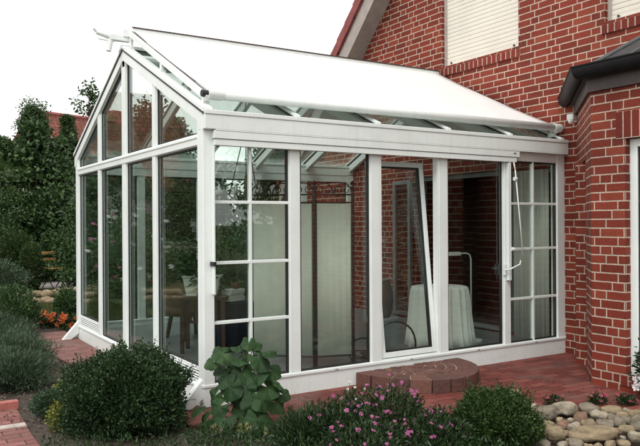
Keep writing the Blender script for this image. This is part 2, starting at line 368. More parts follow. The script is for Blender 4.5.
M['petalwhite'] = leafmat('white_petal', [(0.05, (0.65, 0.60, 0.60)), (1.0, (0.80, 0.78, 0.76))], 0.6, 0.3, 8)
M['grassblade'] = leafmat('grass_blade', [(0.05, (0.04, 0.06, 0.015)), (0.5, (0.08, 0.10, 0.025)), (1.0, (0.16, 0.15, 0.05))], 0.6, 0.3, 1)

# ------------------------------------------------------------------ foliage builders
def unit(a): return a / np.maximum(np.linalg.norm(a, axis=-1, keepdims=True), 1e-9)
def rdir(n):
    return unit(rng.normal(size=(n, 3)))

def leaf_mesh(P, D, L, Wd, name, mat, parent=None, fold=0.12):
    """one mesh of separate pointed leaves: base points P, directions D, lengths L, widths Wd"""
    n = len(P); D = unit(D); S = unit(np.cross(D, rdir(n))); U = np.cross(S, D)
    L = np.broadcast_to(np.asarray(L, float), (n,))[:, None]; Wd = np.broadcast_to(np.asarray(Wd, float), (n,))[:, None]
    mid = P + D * L * 0.45 + U * L * fold
    V = np.stack([P, mid + S * Wd / 2, P + D * L, mid - S * Wd / 2], 1).reshape(-1, 3)
    me = bpy.data.meshes.new(name); me.vertices.add(4 * n); me.vertices.foreach_set('co', V.astype(np.float32).ravel())
    me.loops.add(4 * n); me.loops.foreach_set('vertex_index', np.arange(4 * n, dtype=np.int32))
    me.polygons.add(n); me.polygons.foreach_set('loop_start', np.arange(0, 4 * n, 4, dtype=np.int32)); me.polygons.foreach_set('loop_total', np.full(n, 4, np.int32))
    me.update(calc_edges=True); me.materials.append(mat)
    o = bpy.data.objects.new(name, me); COL.objects.link(o)
    if parent: o.parent = parent
    return o

def mound(n, rx, ry, rz, zc=0.0, depth=0.12, bump=0.10, seed=0, low=0.0):
    """points through the outer layer of a lumpy mound, with outward directions"""
    D = rdir(int(n * 2.2)); ph = np.random.default_rng(seed).uniform(0, 6.28, 12)
    a = np.arctan2(D[:, 1], D[:, 0]); z = D[:, 2]
    b = 1 + bump * (0.5 * np.sin(3 * a + ph[0] + 2 * z) + 0.4 * np.sin(5 * a + ph[1] - 4 * z) + 0.4 * np.sin(7 * z + ph[2] + 2 * a) + 0.3 * np.sin(11 * a + ph[3] + 6 * z))
    r = b * (1 - np.abs(rng.normal(size=len(D))) * depth)
    P = D * r[:, None] * np.array([rx, ry, rz]); P[:, 2] += zc
    k = P[:, 2] > low; P, D = P[k][:n], D[k][:n]
    return P, D

def tree(name, loc, h, crown_r, crown_z0, n, leaf, mat, label, cat='tree', group=None, clumps=40, taper=0.5, trunk_r=0.12, seed=1, spread=0.26):
    r0 = np.random.default_rng(seed); t = empty(name, loc, 0, label, cat, group)
    C = []
    while len(C) < clumps:
        z = r0.uniform(0, 1); rad = crown_r * (math.sin(math.pi * min(1, (z * (1 - taper * 0.3) + 0.22))) ** 0.8) * (1 - taper * z)
        a = r0.uniform(0, 6.283); q = math.sqrt(r0.uniform(0.15, 1)) * r0.uniform(0.65, 1.35)
        C.append((rad * q * math.cos(a), rad * q * math.sin(a), crown_z0 + z * (h - crown_z0)))
    C = np.array(C)
    idx = r0.integers(0, clumps, n); sz = crown_r * spread * r0.uniform(0.6, 1.3, clumps)
    off = r0.normal(size=(n, 3)) * 0.55; ln = np.linalg.norm(off, axis=1, keepdims=True); off = off / np.maximum(ln, 1e-6) * np.minimum(ln, 1.25)
    P = C[idx] + off * sz[idx][:, None] * np.array([1, 1, 0.75])
    D = unit(off) * 0.6 + rdir(n) * 0.8 + np.array([0, 0, -0.25])
    leaf_mesh(P, D, leaf * r0.uniform(0.6, 1.3, n), leaf * 0.55, 'crown', mat, t)
    mb = MB(); top = h * 0.86
    pts = [(0.03 * math.sin(3 * k), 0.03 * math.cos(2 * k), top * k / 5) for k in range(6)]
    mb.tube(pts, [trunk_r * (1.25 if k == 0 else 1 - 0.17 * k) for k in range(6)], 8)
    for i in range(min(14, clumps)):
        c = C[i]; z0 = max(0.15 * h, c[2] - 0.45 * math.hypot(c[0], c[1]) - 0.25); z0 = min(z0, top * 0.95)
        mb.tube([(0, 0, z0), tuple(c * np.array([0.5, 0.5, 0]) + np.array([0, 0, z0 + (c[2] - z0) * 0.62])), tuple(c)], [trunk_r * 0.4, trunk_r * 0.25, trunk_r * 0.08], 5)
    mb.build('trunk', M['bark'], t, smooth=True)
    return t

def bush(name, loc, rx, ry, h, n, leaf, mat, label, cat='bush', group=None, seed=0, depth=0.12, bump=0.1, aspect=0.55, zc=None, up=0.3):
    t = empty(name, loc, 0, label, cat, group)
    zc = h * 0.42 if zc is None else zc
    P, D = mound(n, rx, ry, h - zc, zc, depth, bump, seed)
    leaf_mesh(P, D * 0.7 + rdir(len(P)) * 0.7 + np.array([0, 0, up]), leaf * rng.uniform(0.6, 1.3, len(P)), leaf * aspect, 'foliage', mat, t)
    mb = MB(); r1 = random.Random(seed)
    for k in range(14):
        a = r1.uniform(0, 6.28); q = r1.uniform(0.3, 0.85)
        mb.tube([(0.03 * math.cos(a), 0.03 * math.sin(a), -0.02), (rx * q * 0.5 * math.cos(a), ry * q * 0.5 * math.sin(a), h * 0.35), (rx * q * math.cos(a), ry * q * math.sin(a), h * r1.uniform(0.5, 0.85))], [0.012, 0.008, 0.003], 5)
    mb.build('stem', M['bark'], t, smooth=True)
    return t

def blossom(mat, size, seed, petals=5, heart=None):
    r1 = random.Random(seed); mb = MB()
    for k in range(petals):
        a = 2 * math.pi * k / petals + r1.uniform(-.15, .15); L = size * r1.uniform(0.85, 1.1); wd = size * 0.75
        c, s = math.cos(a), math.sin(a)
        f = lambda u, v, z: (c * u - s * v, s * u + c * v, z)
        mb.add([f(0.05 * size, 0, 0), f(L * .55, wd / 2, .25 * size), f(L, wd * .28, .22 * size), f(L, -wd * .28, .22 * size), f(L * .55, -wd / 2, .25 * size)], [(0, 1, 2, 3, 4)])
    me = bpy.data.meshes.new('flower'); me.from_pydata(mb.v, [], mb.f); me.update(); me.materials.append(mat)
    return me

def add_flowers(t, spots, meshes, name='flower', face=None):
    for p in spots:
        o = bpy.data.objects.new(name, random.choice(meshes)); COL.objects.link(o); o.parent = t; o.location = p
        o.rotation_euler = (random.uniform(0.2, 1.2), random.uniform(-.5, .5), random.uniform(-0.9, 0.3))
        s = random.uniform(0.75, 1.25); o.scale = (s, s, s)

def spiky(name, loc, r, h, n, mat, label, group, seed, blade=0.30, cat='bush', wid=0.0075):
    t = empty(name, loc, 0, label, cat, group); r0 = np.random.default_rng(seed)
    a = r0.uniform(0, 6.283, n); q = np.sqrt(r0.uniform(0, 1, n)); lean = q * 0.95
    P = np.stack([q * r * 0.62 * np.cos(a), q * r * 0.62 * np.sin(a), r0.uniform(0.0, 0.55, n) * h * (1 - 0.55 * q)], 1)
    D = np.stack([np.cos(a) * lean, np.sin(a) * lean, np.full(n, 1.0)], 1) + r0.normal(size=(n, 3)) * 0.34
    leaf_mesh(P, D, blade * r0.uniform(0.4, 1.4, n) ** 1.0, wid, 'foliage', mat, t, fold=0.03)
    P2, D2 = mound(int(n * 2.2), r * 0.95, r * 0.95, h * 0.62, h * 0.30, 0.3, 0.30, seed); leaf_mesh(P2, D2 * 0.8 + rdir(len(P2)) * 0.7 + np.array([0, 0, 0.5]), 0.055, 0.009, 'lower_foliage', mat, t)
    return t

# ================================================================== SETTING: ground
def sheet(name, poly, z, mat, kind='structure', th=0.0):
    mb = MB()
    if th: mb.prism(poly, lambda u, v, d: (u, v, d), z - th, z)
    else:
        tri = tessellate_polygon([[Vector((p[0], p[1], 0)) for p in poly]]); mb.add([(p[0], p[1], z) for p in poly], [tuple(t) for t in tri])
    o = mb.build(name, mat)
    if not th:
        for p in o.data.polygons:
            if p.normal.z < 0: p.flip()
    return tag(o, kind=kind)

gm, t_, b_, o_ = new_mat('rough_lawn')
cc = RAMP(t_, NOISE(t_, 2.2, 6), [(0.3, (0.045, 0.055, 0.018)), (0.55, (0.085, 0.085, 0.030)), (0.75, (0.13, 0.105, 0.05))])
t_.links.new(cc, b_.inputs['Base Color']); b_.inputs['Roughness'].default_value = 0.95; BUMP(t_, b_, NOISE(t_, 60, 5), 1.0, 0.02)
M['lawn'] = gm
sheet('ground', [(-400, -400), (400, -400), (400, 400), (-400, 400)], -0.03, M['lawn'])
sheet('soil_bed', [(-3.5, -5.2), (3.4, -5.2), (3.4, -1.0), (-0.02, -0.02), (-0.02, 6.0), (-2.6, 6.4), (-4.5, 2)], -0.022, M['soil'])
sheet('patio', [(-0.32, 0.02), (-0.30, -0.42), (0.15, -0.85), (0.9, -1.40), (1.6, -1.55), (2.25, -1.50), (2.95, -2.08), (3.05, -2.6), (3.1, -3.6), (4.6, -3.6), (4.6, 0.02)], 0.0, M['paving'], th=0.02)
sheet('side_path', [(-0.01, 0.03), (-0.01, 5.15), (-0.55, 5.15), (-0.62, 4.0), (-0.50, 2.6), (-0.42, 1.2), (-0.35, 0.03)], -0.004, M['paving_old'], th=0.016)
sheet('garden_path', [(-2.7, -4.5), (-1.33, -4.5), (-1.36, 0.0), (-1.33, 0.88), (-2.7, 1.02)], -0.006, M['path'], th=0.012)
sheet('gravel_terrace', [(0.9, 12.9), (1.6, 12.4), (6.5, 13.5), (6.0, 17.5), (2.2, 17.5)], -0.018, M['gravel'])

# ================================================================== CONSERVATORY
L_, W_, ZE, ZR, YR = 4.556, 4.46, 2.50, 3.48, 2.23
SL = (ZR - ZE) / YR
def zroof(y): return ZR - SL * abs(y - YR)
cons = empty('conservatory', (0, 0, 0), 0, 'white framed glass conservatory with a gabled glass roof built against the red brick house', 'conservatory')
WH = M['white']
FLOOR = 0.10

pl = MB()
pl.box(0.0, L_, 0.0, 0.09, -0.02, 0.165)                  # front
pl.box(-0.012, L_, -0.012, 0.10, 0.165, 0.19)             # front sill lip
pl.box(0.0, 0.09, 0.09, W_ - 0.09, -0.02, 0.150)
pl.box(0.0, L_, W_ - 0.09, W_, -0.02, 0.165)
pl.box(-0.012, 0.10, 0.10, W_ - 0.10, 0.150, 0.172)
pl.box(-0.0, L_, W_ - 0.10, W_ + 0.012, 0.165, 0.19)
pl.build('plinth', WH, cons, bevel=0.004)
for dx in (0.45, 1.32, 2.22, 3.14, 4.04): MB().box(dx - 0.018, dx + 0.018, -0.0165, -0.010, 0.172, 0.181).build('drain_cap', M['grey_metal'], cons, bevel=0.002)
MB().box(0.09, L_, 0.09, W_ - 0.09, -0.02, FLOOR).build('floor', M['floor'], cons)

for (x, y) in ((0, 0), (0, W_ - 0.12)):
    MB().box(x - 0.004, x + 0.095, y - 0.004, y + 0.125, 0.0, ZE - 0.02).build('corner_post', WH, cons, bevel=0.006)
for y in (0.0, W_ - 0.10):
    MB().box(4.43, L_, y, y + 0.10, 0.18, 2.36).build('wall_post', WH, cons, bevel=0.004)

MX = [(0.835, 0.940), (1.735, 1.848), (2.605, 2.722), (3.552, 3.648)]
for y0, y1 in ((0.0, 0.085), (W_ - 0.085, W_)):
    for a, b in MX: MB().box(a, b, y0, y1, 0.18, 2.34).build('mullion', WH, cons, bevel=0.005)

def ring(mb, a0, a1, z0, z1, bw, d0, d1, fn):
    for (p, q, r, s) in ((a0, a0 + bw, z0, z1), (a1 - bw, a1, z0, z1), (a0 + bw, a1 - bw, z0, z0 + bw), (a0 + bw, a1 - bw, z1 - bw, z1)):
        c0, c1 = fn(p, d0, r), fn(q, d1, s); mb.box(c0[0], c1[0], c0[1], c1[1], c0[2], c1[2])
    return mb
front = lambda a, d, z: (a, d, z)
back = lambda a, d, z: (a, W_ - d, z)
side = lambda a, d, z: (d, a, z)

def window(a0, a1, z0, z1, fn, parent, name='window', bw=0.008, muntins=None, d=(0.012, 0.068)):
    f = ring(MB(), a0, a1, z0, z1, bw, d[0], d[1], fn).build(name, WH, parent, bevel=0.003)
    ring(MB(), a0 + bw, a1 - bw, z0 + bw, z1 - bw, 0.014, d[0] + 0.012, d[1] - 0.01, fn).build('gasket', M['gasket'], f)
    mid = (d[0] + d[1]) / 2
    c0, c1 = fn(a0 + bw + 0.010, mid - 0.011, z0 + bw + 0.010), fn(a1 - bw - 0.010, mid + 0.011, z1 - bw - 0.010)
    MB().box(c0[0], c1[0], c0[1], c1[1], c0[2], c1[2]).build('pane', M['glass'], f)
    if muntins:
        v, hs_ = muntins
        for m0, m1, zz0, zz1 in [(v - 0.014, v + 0.014, z0 + bw, z1 - bw)] + [(a0 + bw, a1 - bw, h - 0.014, h + 0.014) for h in hs_]:
            e = 0.001 if m1 - m0 > 0.1 else 0
            c0, c1 = fn(m0, mid - 0.020 - e, zz0), fn(m1, mid + 0.020 + e, zz1)
            MB().box(c0[0], c1[0], c0[1], c1[1], c0[2], c1[2]).build('muntin', WH, f, bevel=0.004)
    return f

Z0, Z1 = 0.185, 2.235
window(0.09, 0.835, Z0, Z1, front, cons, muntins=(0.45, (1.73, 1.21, 0.70)))
window(0.940, 1.735, Z0, Z1, front, cons)
window(3.648, 4.435, Z0, Z1, front, cons, muntins=(4.04, (1.75, 1.24, 0.68)))
# glass door beside the tilted window
dr = window(2.722, 3.552, Z0, Z1, front, cons, name='door', bw=0.014)
dh = MB(); dh.tube([(3.545, -0.02, 1.02), (3.545, -0.075, 1.02), (3.60, -0.085, 1.045), (3.70, -0.085, 1.075)], 0.009, 8); dh.tube([(3.70, -0.085, 1.075), (3.712, -0.088, 1.12)], 0.008, 8)
dh.box(3.53, 3.56, -0.022, 0.0, 0.96, 1.08)
dh.build('handle', WH, dr, smooth=False, bevel=0.002)
# tilted-in window: fixed rim plus the sash hinged at its foot
MB_ = ring(MB(), 1.848, 2.605, Z0, Z1, 0.018, 0.004, 0.080, front); MB_.build('window_rim', WH, cons, bevel=0.003)
tl = window(1.870, 2.583, Z0 + 0.026, Z1 - 0.05, front, cons, name='tilt_window', bw=0.052, d=(0.0, 0.062))
hz = Z0 + 0.03
tl.matrix_basis = Matrix.Translation((0, 0.02, hz)) @ Matrix.Rotation(R(-6.2), 4, 'X') @ Matrix.Translation((0, 0, -hz))
for a0, a1 in ((0.09, 0.835), (0.940, 1.735), (1.848, 2.605), (2.722, 3.552), (3.648, 4.435)): window(a0, a1, Z0, Z1, back, cons)
# head rail, screen track, gutter beam
for fn in (front, back):
    mb = MB(); c0, c1 = fn(0.09, 0.006, 2.23), fn(L_, 0.092, 2.34); mb.box(c0[0], c1[0], c0[1], c1[1], c0[2], c1[2]); mb.build('head_rail', WH, cons, bevel=0.003)
    mb = MB()
    for (d0, d1, z0, z1, x0) in ((-0.060, 0.10, 2.338, 2.462, -0.006), (-0.068, 0.11, 2.462, 2.50, -0.008), (-0.062, 0.02, 2.328, 2.338, 0.09)):
        c0, c1 = fn(x0, d0, z0), fn(L_ - 0.002, d1, z1); mb.box(c0[0], c1[0], c0[1], c1[1], c0[2], c1[2])
    mb.build('gutter_beam', WH, cons, bevel=0.006)
tk = MB(); tk.box(0.075, 3.74, -0.058, -0.002, 2.262, 2.330); tk.box(0.085, 3.70, -0.050, -0.003, 2.205, 2.258); tk.box(3.60, 3.69, -0.060, -0.03, 2.298, 2.312)
tr_ = tk.build('screen_track', WH, cons, bevel=0.004)
MB().box(3.645, 3.675, -0.0625, -0.057, 2.300, 2.310).build('slot', M['gasket'], tr_)
MB().box(0.07, 0.083, -0.055, -0.004, 0.95, 2.2).build('screen_guide', WH, cons, bevel=0.003)
MB().box(3.575, 3.615, -0.045, -0.004, 0.9, 2.2).build('screen_guide', WH, cons, bevel=0.003)
MB().box(0.055, 0.085, -0.07, -0.004, 1.19, 1.225).build('screen_catch', M['gasket'], cons)

# gable face
GM = [(1.185, 1.325), (2.165, 2.345), (3.215, 3.365)]
for i, (a, b) in enumerate(GM):
    m2 = 0.024
    MB().box(0.0, 0.085, a + m2, b - m2, 0.165, zroof((a + b) / 2) - (0.06 if i == 1 else 0.12)).build('mullion', WH, cons, bevel=0.005)
MB().box(-0.006, 0.092, 0.12, W_ - 0.12, 2.215, 2.305).build('transom', WH, cons, bevel=0.004)
MB().box(-0.014, -0.004, 0.12, W_ - 0.12, 2.275, 2.292).build('transom_drip', WH, cons, bevel=0.002)
GP = [(0.125, 1.205), (1.305, 2.185), (2.325, 3.235), (3.345, W_ - 0.125)]
for i, (a, b) in enumerate(GP):
    low = 0.305 if i in (0, 3) else 0.170
    window(a, b, low, 2.22, side, cons, bw=0.012)
    if i in (0, 3):
        lv = ring(MB(), a, b, 0.168, 0.308, 0.016, 0.012, 0.06, side)
        for k in range(5): lv.beam((0.022, a + 0.01, 0.188 + k * 0.024), (0.022, b - 0.01, 0.188 + k * 0.024), 0.03, 0.010, up=(0.7, 0, 0.7))
        lv.box(0.045, 0.055, a + 0.01, b - 0.01, 0.17, 0.305)
        lv.build('louvre_vent', WH, cons)
    # raked upper light
    g = 0.016; zi = lambda y: zroof(y) - 0.118
    def rake(a, b, ins, zb):
        p = [(a + ins, zb + ins), (b - ins, zb + ins), (b - ins, zi(b - ins) - ins * 1.1), (a + ins, zi(a + ins) - ins * 1.1)]
        return p
    f2 = MB(); f2.prism(rake(a, b, 0, 2.30), lambda u, v, d: (d, u, v), 0.012, 0.066, holes=[rake(a, b, g, 2.30)]); f2 = f2.build('gable_window', WH, cons, bevel=0.002)
    MB().prism(rake(a, b, g, 2.30), lambda u, v, d: (d, u, v), 0.024, 0.056, holes=[rake(a, b, g + 0.013, 2.30)]).build('gasket', M['gasket'], f2)
    MB().prism(rake(a, b, g + 0.006, 2.30), lambda u, v, d: (d, u, v), 0.030, 0.050).build('pane', M['glass'], f2)
# raking gable boards
for y0, y1 in ((0.0, YR), (W_, YR)):
    zb = lambda y: zroof(y) - 0.010
    mb = MB(); s = 1 if y1 > y0 else -1
    mb.prism([(y0, zb(y0) - 0.19), (y0, zb(y0)), (y1, zb(y1)), (y1, zb(y1) - 0.118), (y0 + s * 0.12, zb(y0 + s * .12) - 0.118)], lambda u, v, d: (d, u, v), -0.010, 0.10)
    mb.build('gable_rafter', WH, cons, bevel=0.004)
    mb = MB(); mb.prism([(y0 - s * 0.03, zroof(y0 - s * .03) - 0.002), (y1, zroof(y1) - 0.002), (y1, zroof(y1) - 0.020), (y0 - s * 0.03, zroof(y0 - s * .03) - 0.020)], lambda u, v, d: (d, u, v), -0.018, 0.12)
    mb.build('verge_seal', M['gasket'], cons)
    mb = MB(); mb.prism([(y0 - s * 0.05, zroof(y0 - s * .05) + 0.040), (y1, zroof(y1) + 0.040), (y1, zroof(y1)), (y0 - s * 0.05, zroof(y0 - s * .05))], lambda u, v, d: (d, u, v), -0.024, 0.07)
    mb.build('verge_cap', WH, cons, bevel=0.004)
# roof: rafters, caps, panes
XR = [0.055, 0.91, 1.82, 2.73, 3.64, 4.50]
for sgn in (-1, 1):
    ye = YR + sgn * (YR + 0.03)
    for x in XR[1:]:
        mb = MB(); mb.beam((x, ye - sgn * 0.06, zroof(ye - sgn * 0.06) - 0.085), (x, YR + sgn * 0.03, ZR - 0.095), 0.060, 0.10, up=(0, 0, 1)); rf = mb.build('rafter', WH, cons, bevel=0.003)
        mb = MB(); mb.beam((x, ye, zroof(ye) + 0.004), (x, YR, ZR + 0.004), 0.078, 0.012); mb.build('rafter_seal', M['gasket'], rf)
        mb = MB(); mb.beam((x - 0.006, ye, zroof(ye) + 0.022), (x - 0.006, YR, ZR + 0.022), 0.050, 0.024); mb.build('rafter_cap', WH, rf, bevel=0.003)
    for a, b in zip(XR[:-1], XR[1:]):
        mb = MB(); mb.prism([(ye - sgn * 0.0, zroof(ye) - 0.016), (YR, ZR - 0.016), (YR, ZR + 0.0), (ye, zroof(ye) + 0.0)], lambda u, v, d: (d, u, v), a + 0.02, b - 0.02)
        mb.build('roof_pane', M['roofglass'], cons)
MB().box(0.0, L_, YR - 0.05, YR + 0.05, ZR - 0.20, ZR - 0.02).build('ridge_beam', WH, cons, bevel=0.004)
MB().prism([(YR - 0.11, ZR - 0.02), (YR, ZR + 0.045), (YR + 0.11, ZR - 0.02), (YR, ZR + 0.0)], lambda u, v, d: (d, u, v), -0.03, L_).build('ridge_cap', WH, cons, bevel=0.003)
# slanting drain outlets at the feet of the two gable posts
for y in (0.03, W_ - 0.13):
    mb = MB(); mb.prism([(0.0, 0.24), (0.0, 0.07), (-0.12, -0.02), (-0.23, -0.02)], lambda u, v, d: (u, d, v), y, y + 0.075); mb.build('drain_outlet', WH, cons, bevel=0.006)

# ================================================================== AWNING over the roof
aw = empty('awning', (0, 0, 0), 0, 'cream cloth roof awning stretched over the sloping glass roof of the conservatory', 'awning')
def za(y): return 3.70 - (3.70 - 2.665) * (2.2 - y) / 2.15
AX0, AX1 = 0.10, 4.50
fb = MB(); nx, ny = 30, 18; vs = []; fs = []
for j in range(ny + 1):
    for i in range(nx + 1):
        u, v = i / nx, j / ny; x = AX0 + (AX1 - AX0) * u; y = 0.05 + 2.12 * v
        z = za(y) - 0.030 * math.sin(math.pi * v) * (0.6 + 0.4 * math.sin(math.pi * u)) + 0.003 * math.sin(x * 9 + v * 3)
        vs.append((x, y, z))
for j in range(ny):
    for i in range(nx): fs.append((j*(nx+1)+i, j*(nx+1)+i+1, (j+1)*(nx+1)+i+1, (j+1)*(nx+1)+i))
fb.add(vs, fs); fo = fb.build('cloth', M['fabric'], aw, smooth=True); sm = fo.modifiers.new('thick', 'SOLIDIFY'); sm.thickness = 0.004
for sx in (1.22, 2.36, 3.48):
    sv = []
    for j in range(ny + 1):
        v = j / ny; u = (sx - AX0) / (AX1 - AX0); y = 0.05 + 2.12 * v; z = za(y) - 0.030 * math.sin(math.pi * v) * (0.6 + 0.4 * math.sin(math.pi * u)) + 0.003 * math.sin(sx * 9 + v * 3) + 0.0045
        sv += [(sx - 0.012, y, z), (sx + 0.012, y, z)]
    q = MB().add(sv, [(2*j, 2*j+1, 2*j+3, 2*j+2) for j in range(ny)]).build('cloth_seam', M['fabric'], aw); q.modifiers.new('thick', 'SOLIDIFY').thickness = 0.003
MB().tube([(AX0 - 0.01, 0.04, za(0.04) - 0.012), (AX1 + 0.02, 0.04, za(0.04) - 0.012)], 0.044, 20).build('front_bar', WH, aw, smooth=True)
for x0, x1 in ((AX0 - 0.04, AX0 + 0.09), (AX1 - 0.09, AX1 + 0.03)): MB().tube([(x0, 0.04, za(0.04) - 0.012), (x1, 0.04, za(0.04) - 0.012)], 0.050, 20).build('bar_end_cap', WH, aw)
mb = MB(); mb.box(AX0 - 0.02, AX1 + 0.04, 2.15, 2.30, 3.60, 3.715); mb.build('cassette', WH, aw, bevel=0.02)
MB().box(AX0 - 0.03, AX1 + 0.045, 2.142, 2.158, 3.708, 3.719).build('cassette_edge', M['darkedge'], aw)
for x in (0.055, 4.46):
    MB().beam((x, 0.02, za(0.02) - 0.045), (x, 2.2, za(2.2) - 0.045), 0.045, 0.050).build('side_rail', WH, aw, bevel=0.004)
    MB().beam((x + 0.026, 0.06, za(0.06) - 0.018), (x + 0.026, 2.18, za(2.18) - 0.018), 0.006, 0.012).build('rail_slot', M['darkedge'], aw)
    for y in (0.10, 1.15, 2.12):
        mb = MB(); mb.beam((x, y, zroof(y) + 0.02), (x, y, za(y) - 0.06), 0.03, 0.05); mb.box(x - 0.03, x + 0.03, y - 0.04, y + 0.04, zroof(y) + 0.0, zroof(y) + 0.045); mb.build('bracket', WH, aw, bevel=0.003)
    mb = MB(); mb.tube([(x - 0.05, 0.04, za(.04) - 0.012), (x + 0.05, 0.04, za(.04) - 0.012)], 0.030, 14); mb.build('bar_pin', M['gasket'], aw)
# drive gear at the ridge end
gr = MB(); gr.box(-0.16, 0.06, 2.17, 2.25, 3.555, 3.615); gr.tube([(-0.10, 2.21, 3.58), (-0.30, 2.21, 3.62)], [0.035, 0.02], 10); gr.tube([(-0.28, 2.21, 3.615), (-0.33, 2.21, 3.66)], 0.018, 8)
gr.tube([(-0.15, 2.21, 3.56), (-0.17, 2.21, 3.43)], [0.035, 0.028], 10); gr.beam((-0.28, 2.21, 3.555), (-0.10, 2.21, 3.545), 0.02, 0.015); gr.box(-0.02, 0.05, 2.16, 2.26, 3.60, 3.68)
gr.build('drive_gear', WH, aw, bevel=0.004)
# hanging crank rod
cr = empty('crank_rod', (3.68, -0.07, 0), 0, 'thin white awning crank rod hanging beside the glass door', 'crank')
mb = MB(); mb.tube([(-0.03, 0.02, 2.20), (-0.03, 0.0, 2.12)], 0.008, 8); mb.tube([(-0.03, 0.0, 2.12), (0.02, -0.02, 1.55), (0.055, -0.03, 1.16)], 0.007, 8); mb.build('rod', WH, cr, smooth=True)
mb = MB(); mb.tube([(-0.045, 0.0, 2.02), (-0.015, 0.0, 2.02)], 0.022, 12); mb.tube([(-0.07, 0.025, 1.245), (-0.04, 0.015, 1.245)], 0.02, 12); mb.build('clip', WH, cr)

# ================================================================== BRICK HOUSE
house = empty('brick_house', (L_, 0, 0), 0, 'red clinker brick house with white roller shutters and a slate roofed bay', 'house')
HX = L_ + 0.004
def hw(u, v, d): return (d, u, v)
def rect(a, b, c, d): return [(a, c), (b, c), (b, d), (a, d)]
APEX_Y = -0.6; YL, YRt = 6.0, -7.2; EAVE = 2.42; APEX_Z = EAVE + (YL - APEX_Y)
SH1 = (0.70, 2.13, 3.765, 5.35); SH2 = (-2.05, -0.55, 3.765, 5.35); DO = (0.97, 2.70, FLOOR, 2.22); CW = (0.12, 0.90, 0.12, 2.20)
wl = MB(); wl.prism([(YRt, -0.05), (YL, -0.05), (YL, EAVE), (APEX_Y, APEX_Z), (YRt, EAVE)], hw, HX, HX + 0.34, holes=[rect(*SH1), rect(*SH2), rect(*DO), rect(*CW)])
wl.box(HX + 0.34, HX + 9, YL - 0.34, YL, -0.05, EAVE); wl.box(HX + 0.34, HX + 9, YRt, YRt + 0.34, -0.05, EAVE); wl.box(HX + 9, HX + 9.3, YRt, YL, -0.05, EAVE + 2)
local(house, wl.build('wall', M['brick']))
# inside room behind the openings
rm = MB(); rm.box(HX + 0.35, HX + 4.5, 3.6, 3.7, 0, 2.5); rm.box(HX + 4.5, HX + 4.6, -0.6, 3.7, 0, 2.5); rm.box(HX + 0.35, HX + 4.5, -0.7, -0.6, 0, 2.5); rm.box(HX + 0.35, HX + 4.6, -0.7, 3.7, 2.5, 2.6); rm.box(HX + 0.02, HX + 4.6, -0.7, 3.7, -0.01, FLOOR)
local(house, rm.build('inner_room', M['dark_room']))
# shutters
for (a, b, c, d) in (SH1, SH2):
    sh = MB(); k = 0; z = c + 0.07
    while z < d:
        sh.prism([(0.080, z), (0.0745, z + 0.004), (0.0735, z + 0.028), (0.0745, z + 0.052), (0.080, z + 0.056), (0.10, z + 0.056), (0.10, z)], lambda u, v, dd: (HX + u, dd, v), a + 0.035, b - 0.035); z += 0.0575
    sh.box(HX + 0.070, HX + 0.10, a + 0.035, b - 0.035, c + 0.015, c + 0.068)
    s_o = local(house, sh.build('roller_shutter', M['shutter'] if 'shutter' in M else WH))
    gd = MB(); gd.box(HX + 0.05, HX + 0.12, a, a + 0.04, c, d); gd.box(HX + 0.05, HX + 0.12, b - 0.04, b, c, d); gd.box(HX + 0.05, HX + 0.14, a + 0.04, b - 0.04, c, c + 0.018)
    local(house, gd.build('shutter_guide', M['barge'], bevel=0.003))
    st = MB()
    for yy in (a + 0.13, b - 0.13): st.tube([(HX + 0.068, yy, c + 0.045), (HX + 0.055, yy, c + 0.045)], 0.014, 8)
    local(house, st.build('shutter_stop', M['gasket']))
    sl_ = MB(); sl_.prism([(-0.022, c - 0.135), (-0.022, c - 0.035), (0.10, c - 0.001), (0.10, c - 0.135)], lambda u, v, dd: (HX + u, dd, v), a - 0.03, b + 0.03)
    local(house, sl_.build('window_sill', M['soldier']))
# roof, verge
rf = MB(); ov = 0.30
for s, ye in ((1, YL), (-1, YRt)):
    e = (ye + s * 0.45, EAVE - 0.45 + 0.30); a = (APEX_Y, APEX_Z + 0.30)
    rf.prism([e, a, (a[0], a[1] + 0.20), (e[0], e[1] + 0.20)], lambda u, v, d: (d, u, v), HX - ov + 0.04, HX + 9.4)
M['rooftile'] = brick_wall('red_roof_tile', (0.15, 0.04, 0.03), (0.21, 0.055, 0.04), (0.25, 0.075, 0.055), (0.05, 0.02, 0.018), row=0.30, joint=0.014, wild=False, unit=0.055)
local(house, rf.build('roof', M['rooftile']))
bb = MB(); vt = MB()
for s, ye in ((1, YL), (-1, YRt)):
    e = Vector((ye + s * 0.45, EAVE - 0.45)); a = Vector((APEX_Y, APEX_Z))
    bb.prism([(e.x, e.y + 0.30), (a.x, a.y + 0.30), (a.x, a.y - 0.06), (e.x, e.y - 0.06)], lambda u, v, d: (d, u, v), HX - ov, HX - ov + 0.035)
    bb.prism([(e.x, e.y - 0.03), (a.x, a.y - 0.03), (a.x, a.y - 0.05), (e.x, e.y - 0.05)], lambda u, v, d: (d, u, v), HX - ov + 0.036, HX - 0.002)
    n = int((a - e).length / 0.33); dr_ = (a - e) / n
    for k in range(n):
        p, q = e + dr_ * k, e + dr_ * (k + 1.12)
        vt.prism([(p.x, p.y + 0.28), (p.x, p.y + 0.52), (q.x, q.y + 0.49), (q.x, q.y + 0.28)], lambda u, v, d: (d, u, v), HX - ov - 0.05 - (k % 2) * 0.002, HX - ov + 0.038)
local(house, bb.build('barge_board', M['barge'])); local(house, vt.build('verge_tiles', M['tile_edge'], bevel=0.006))
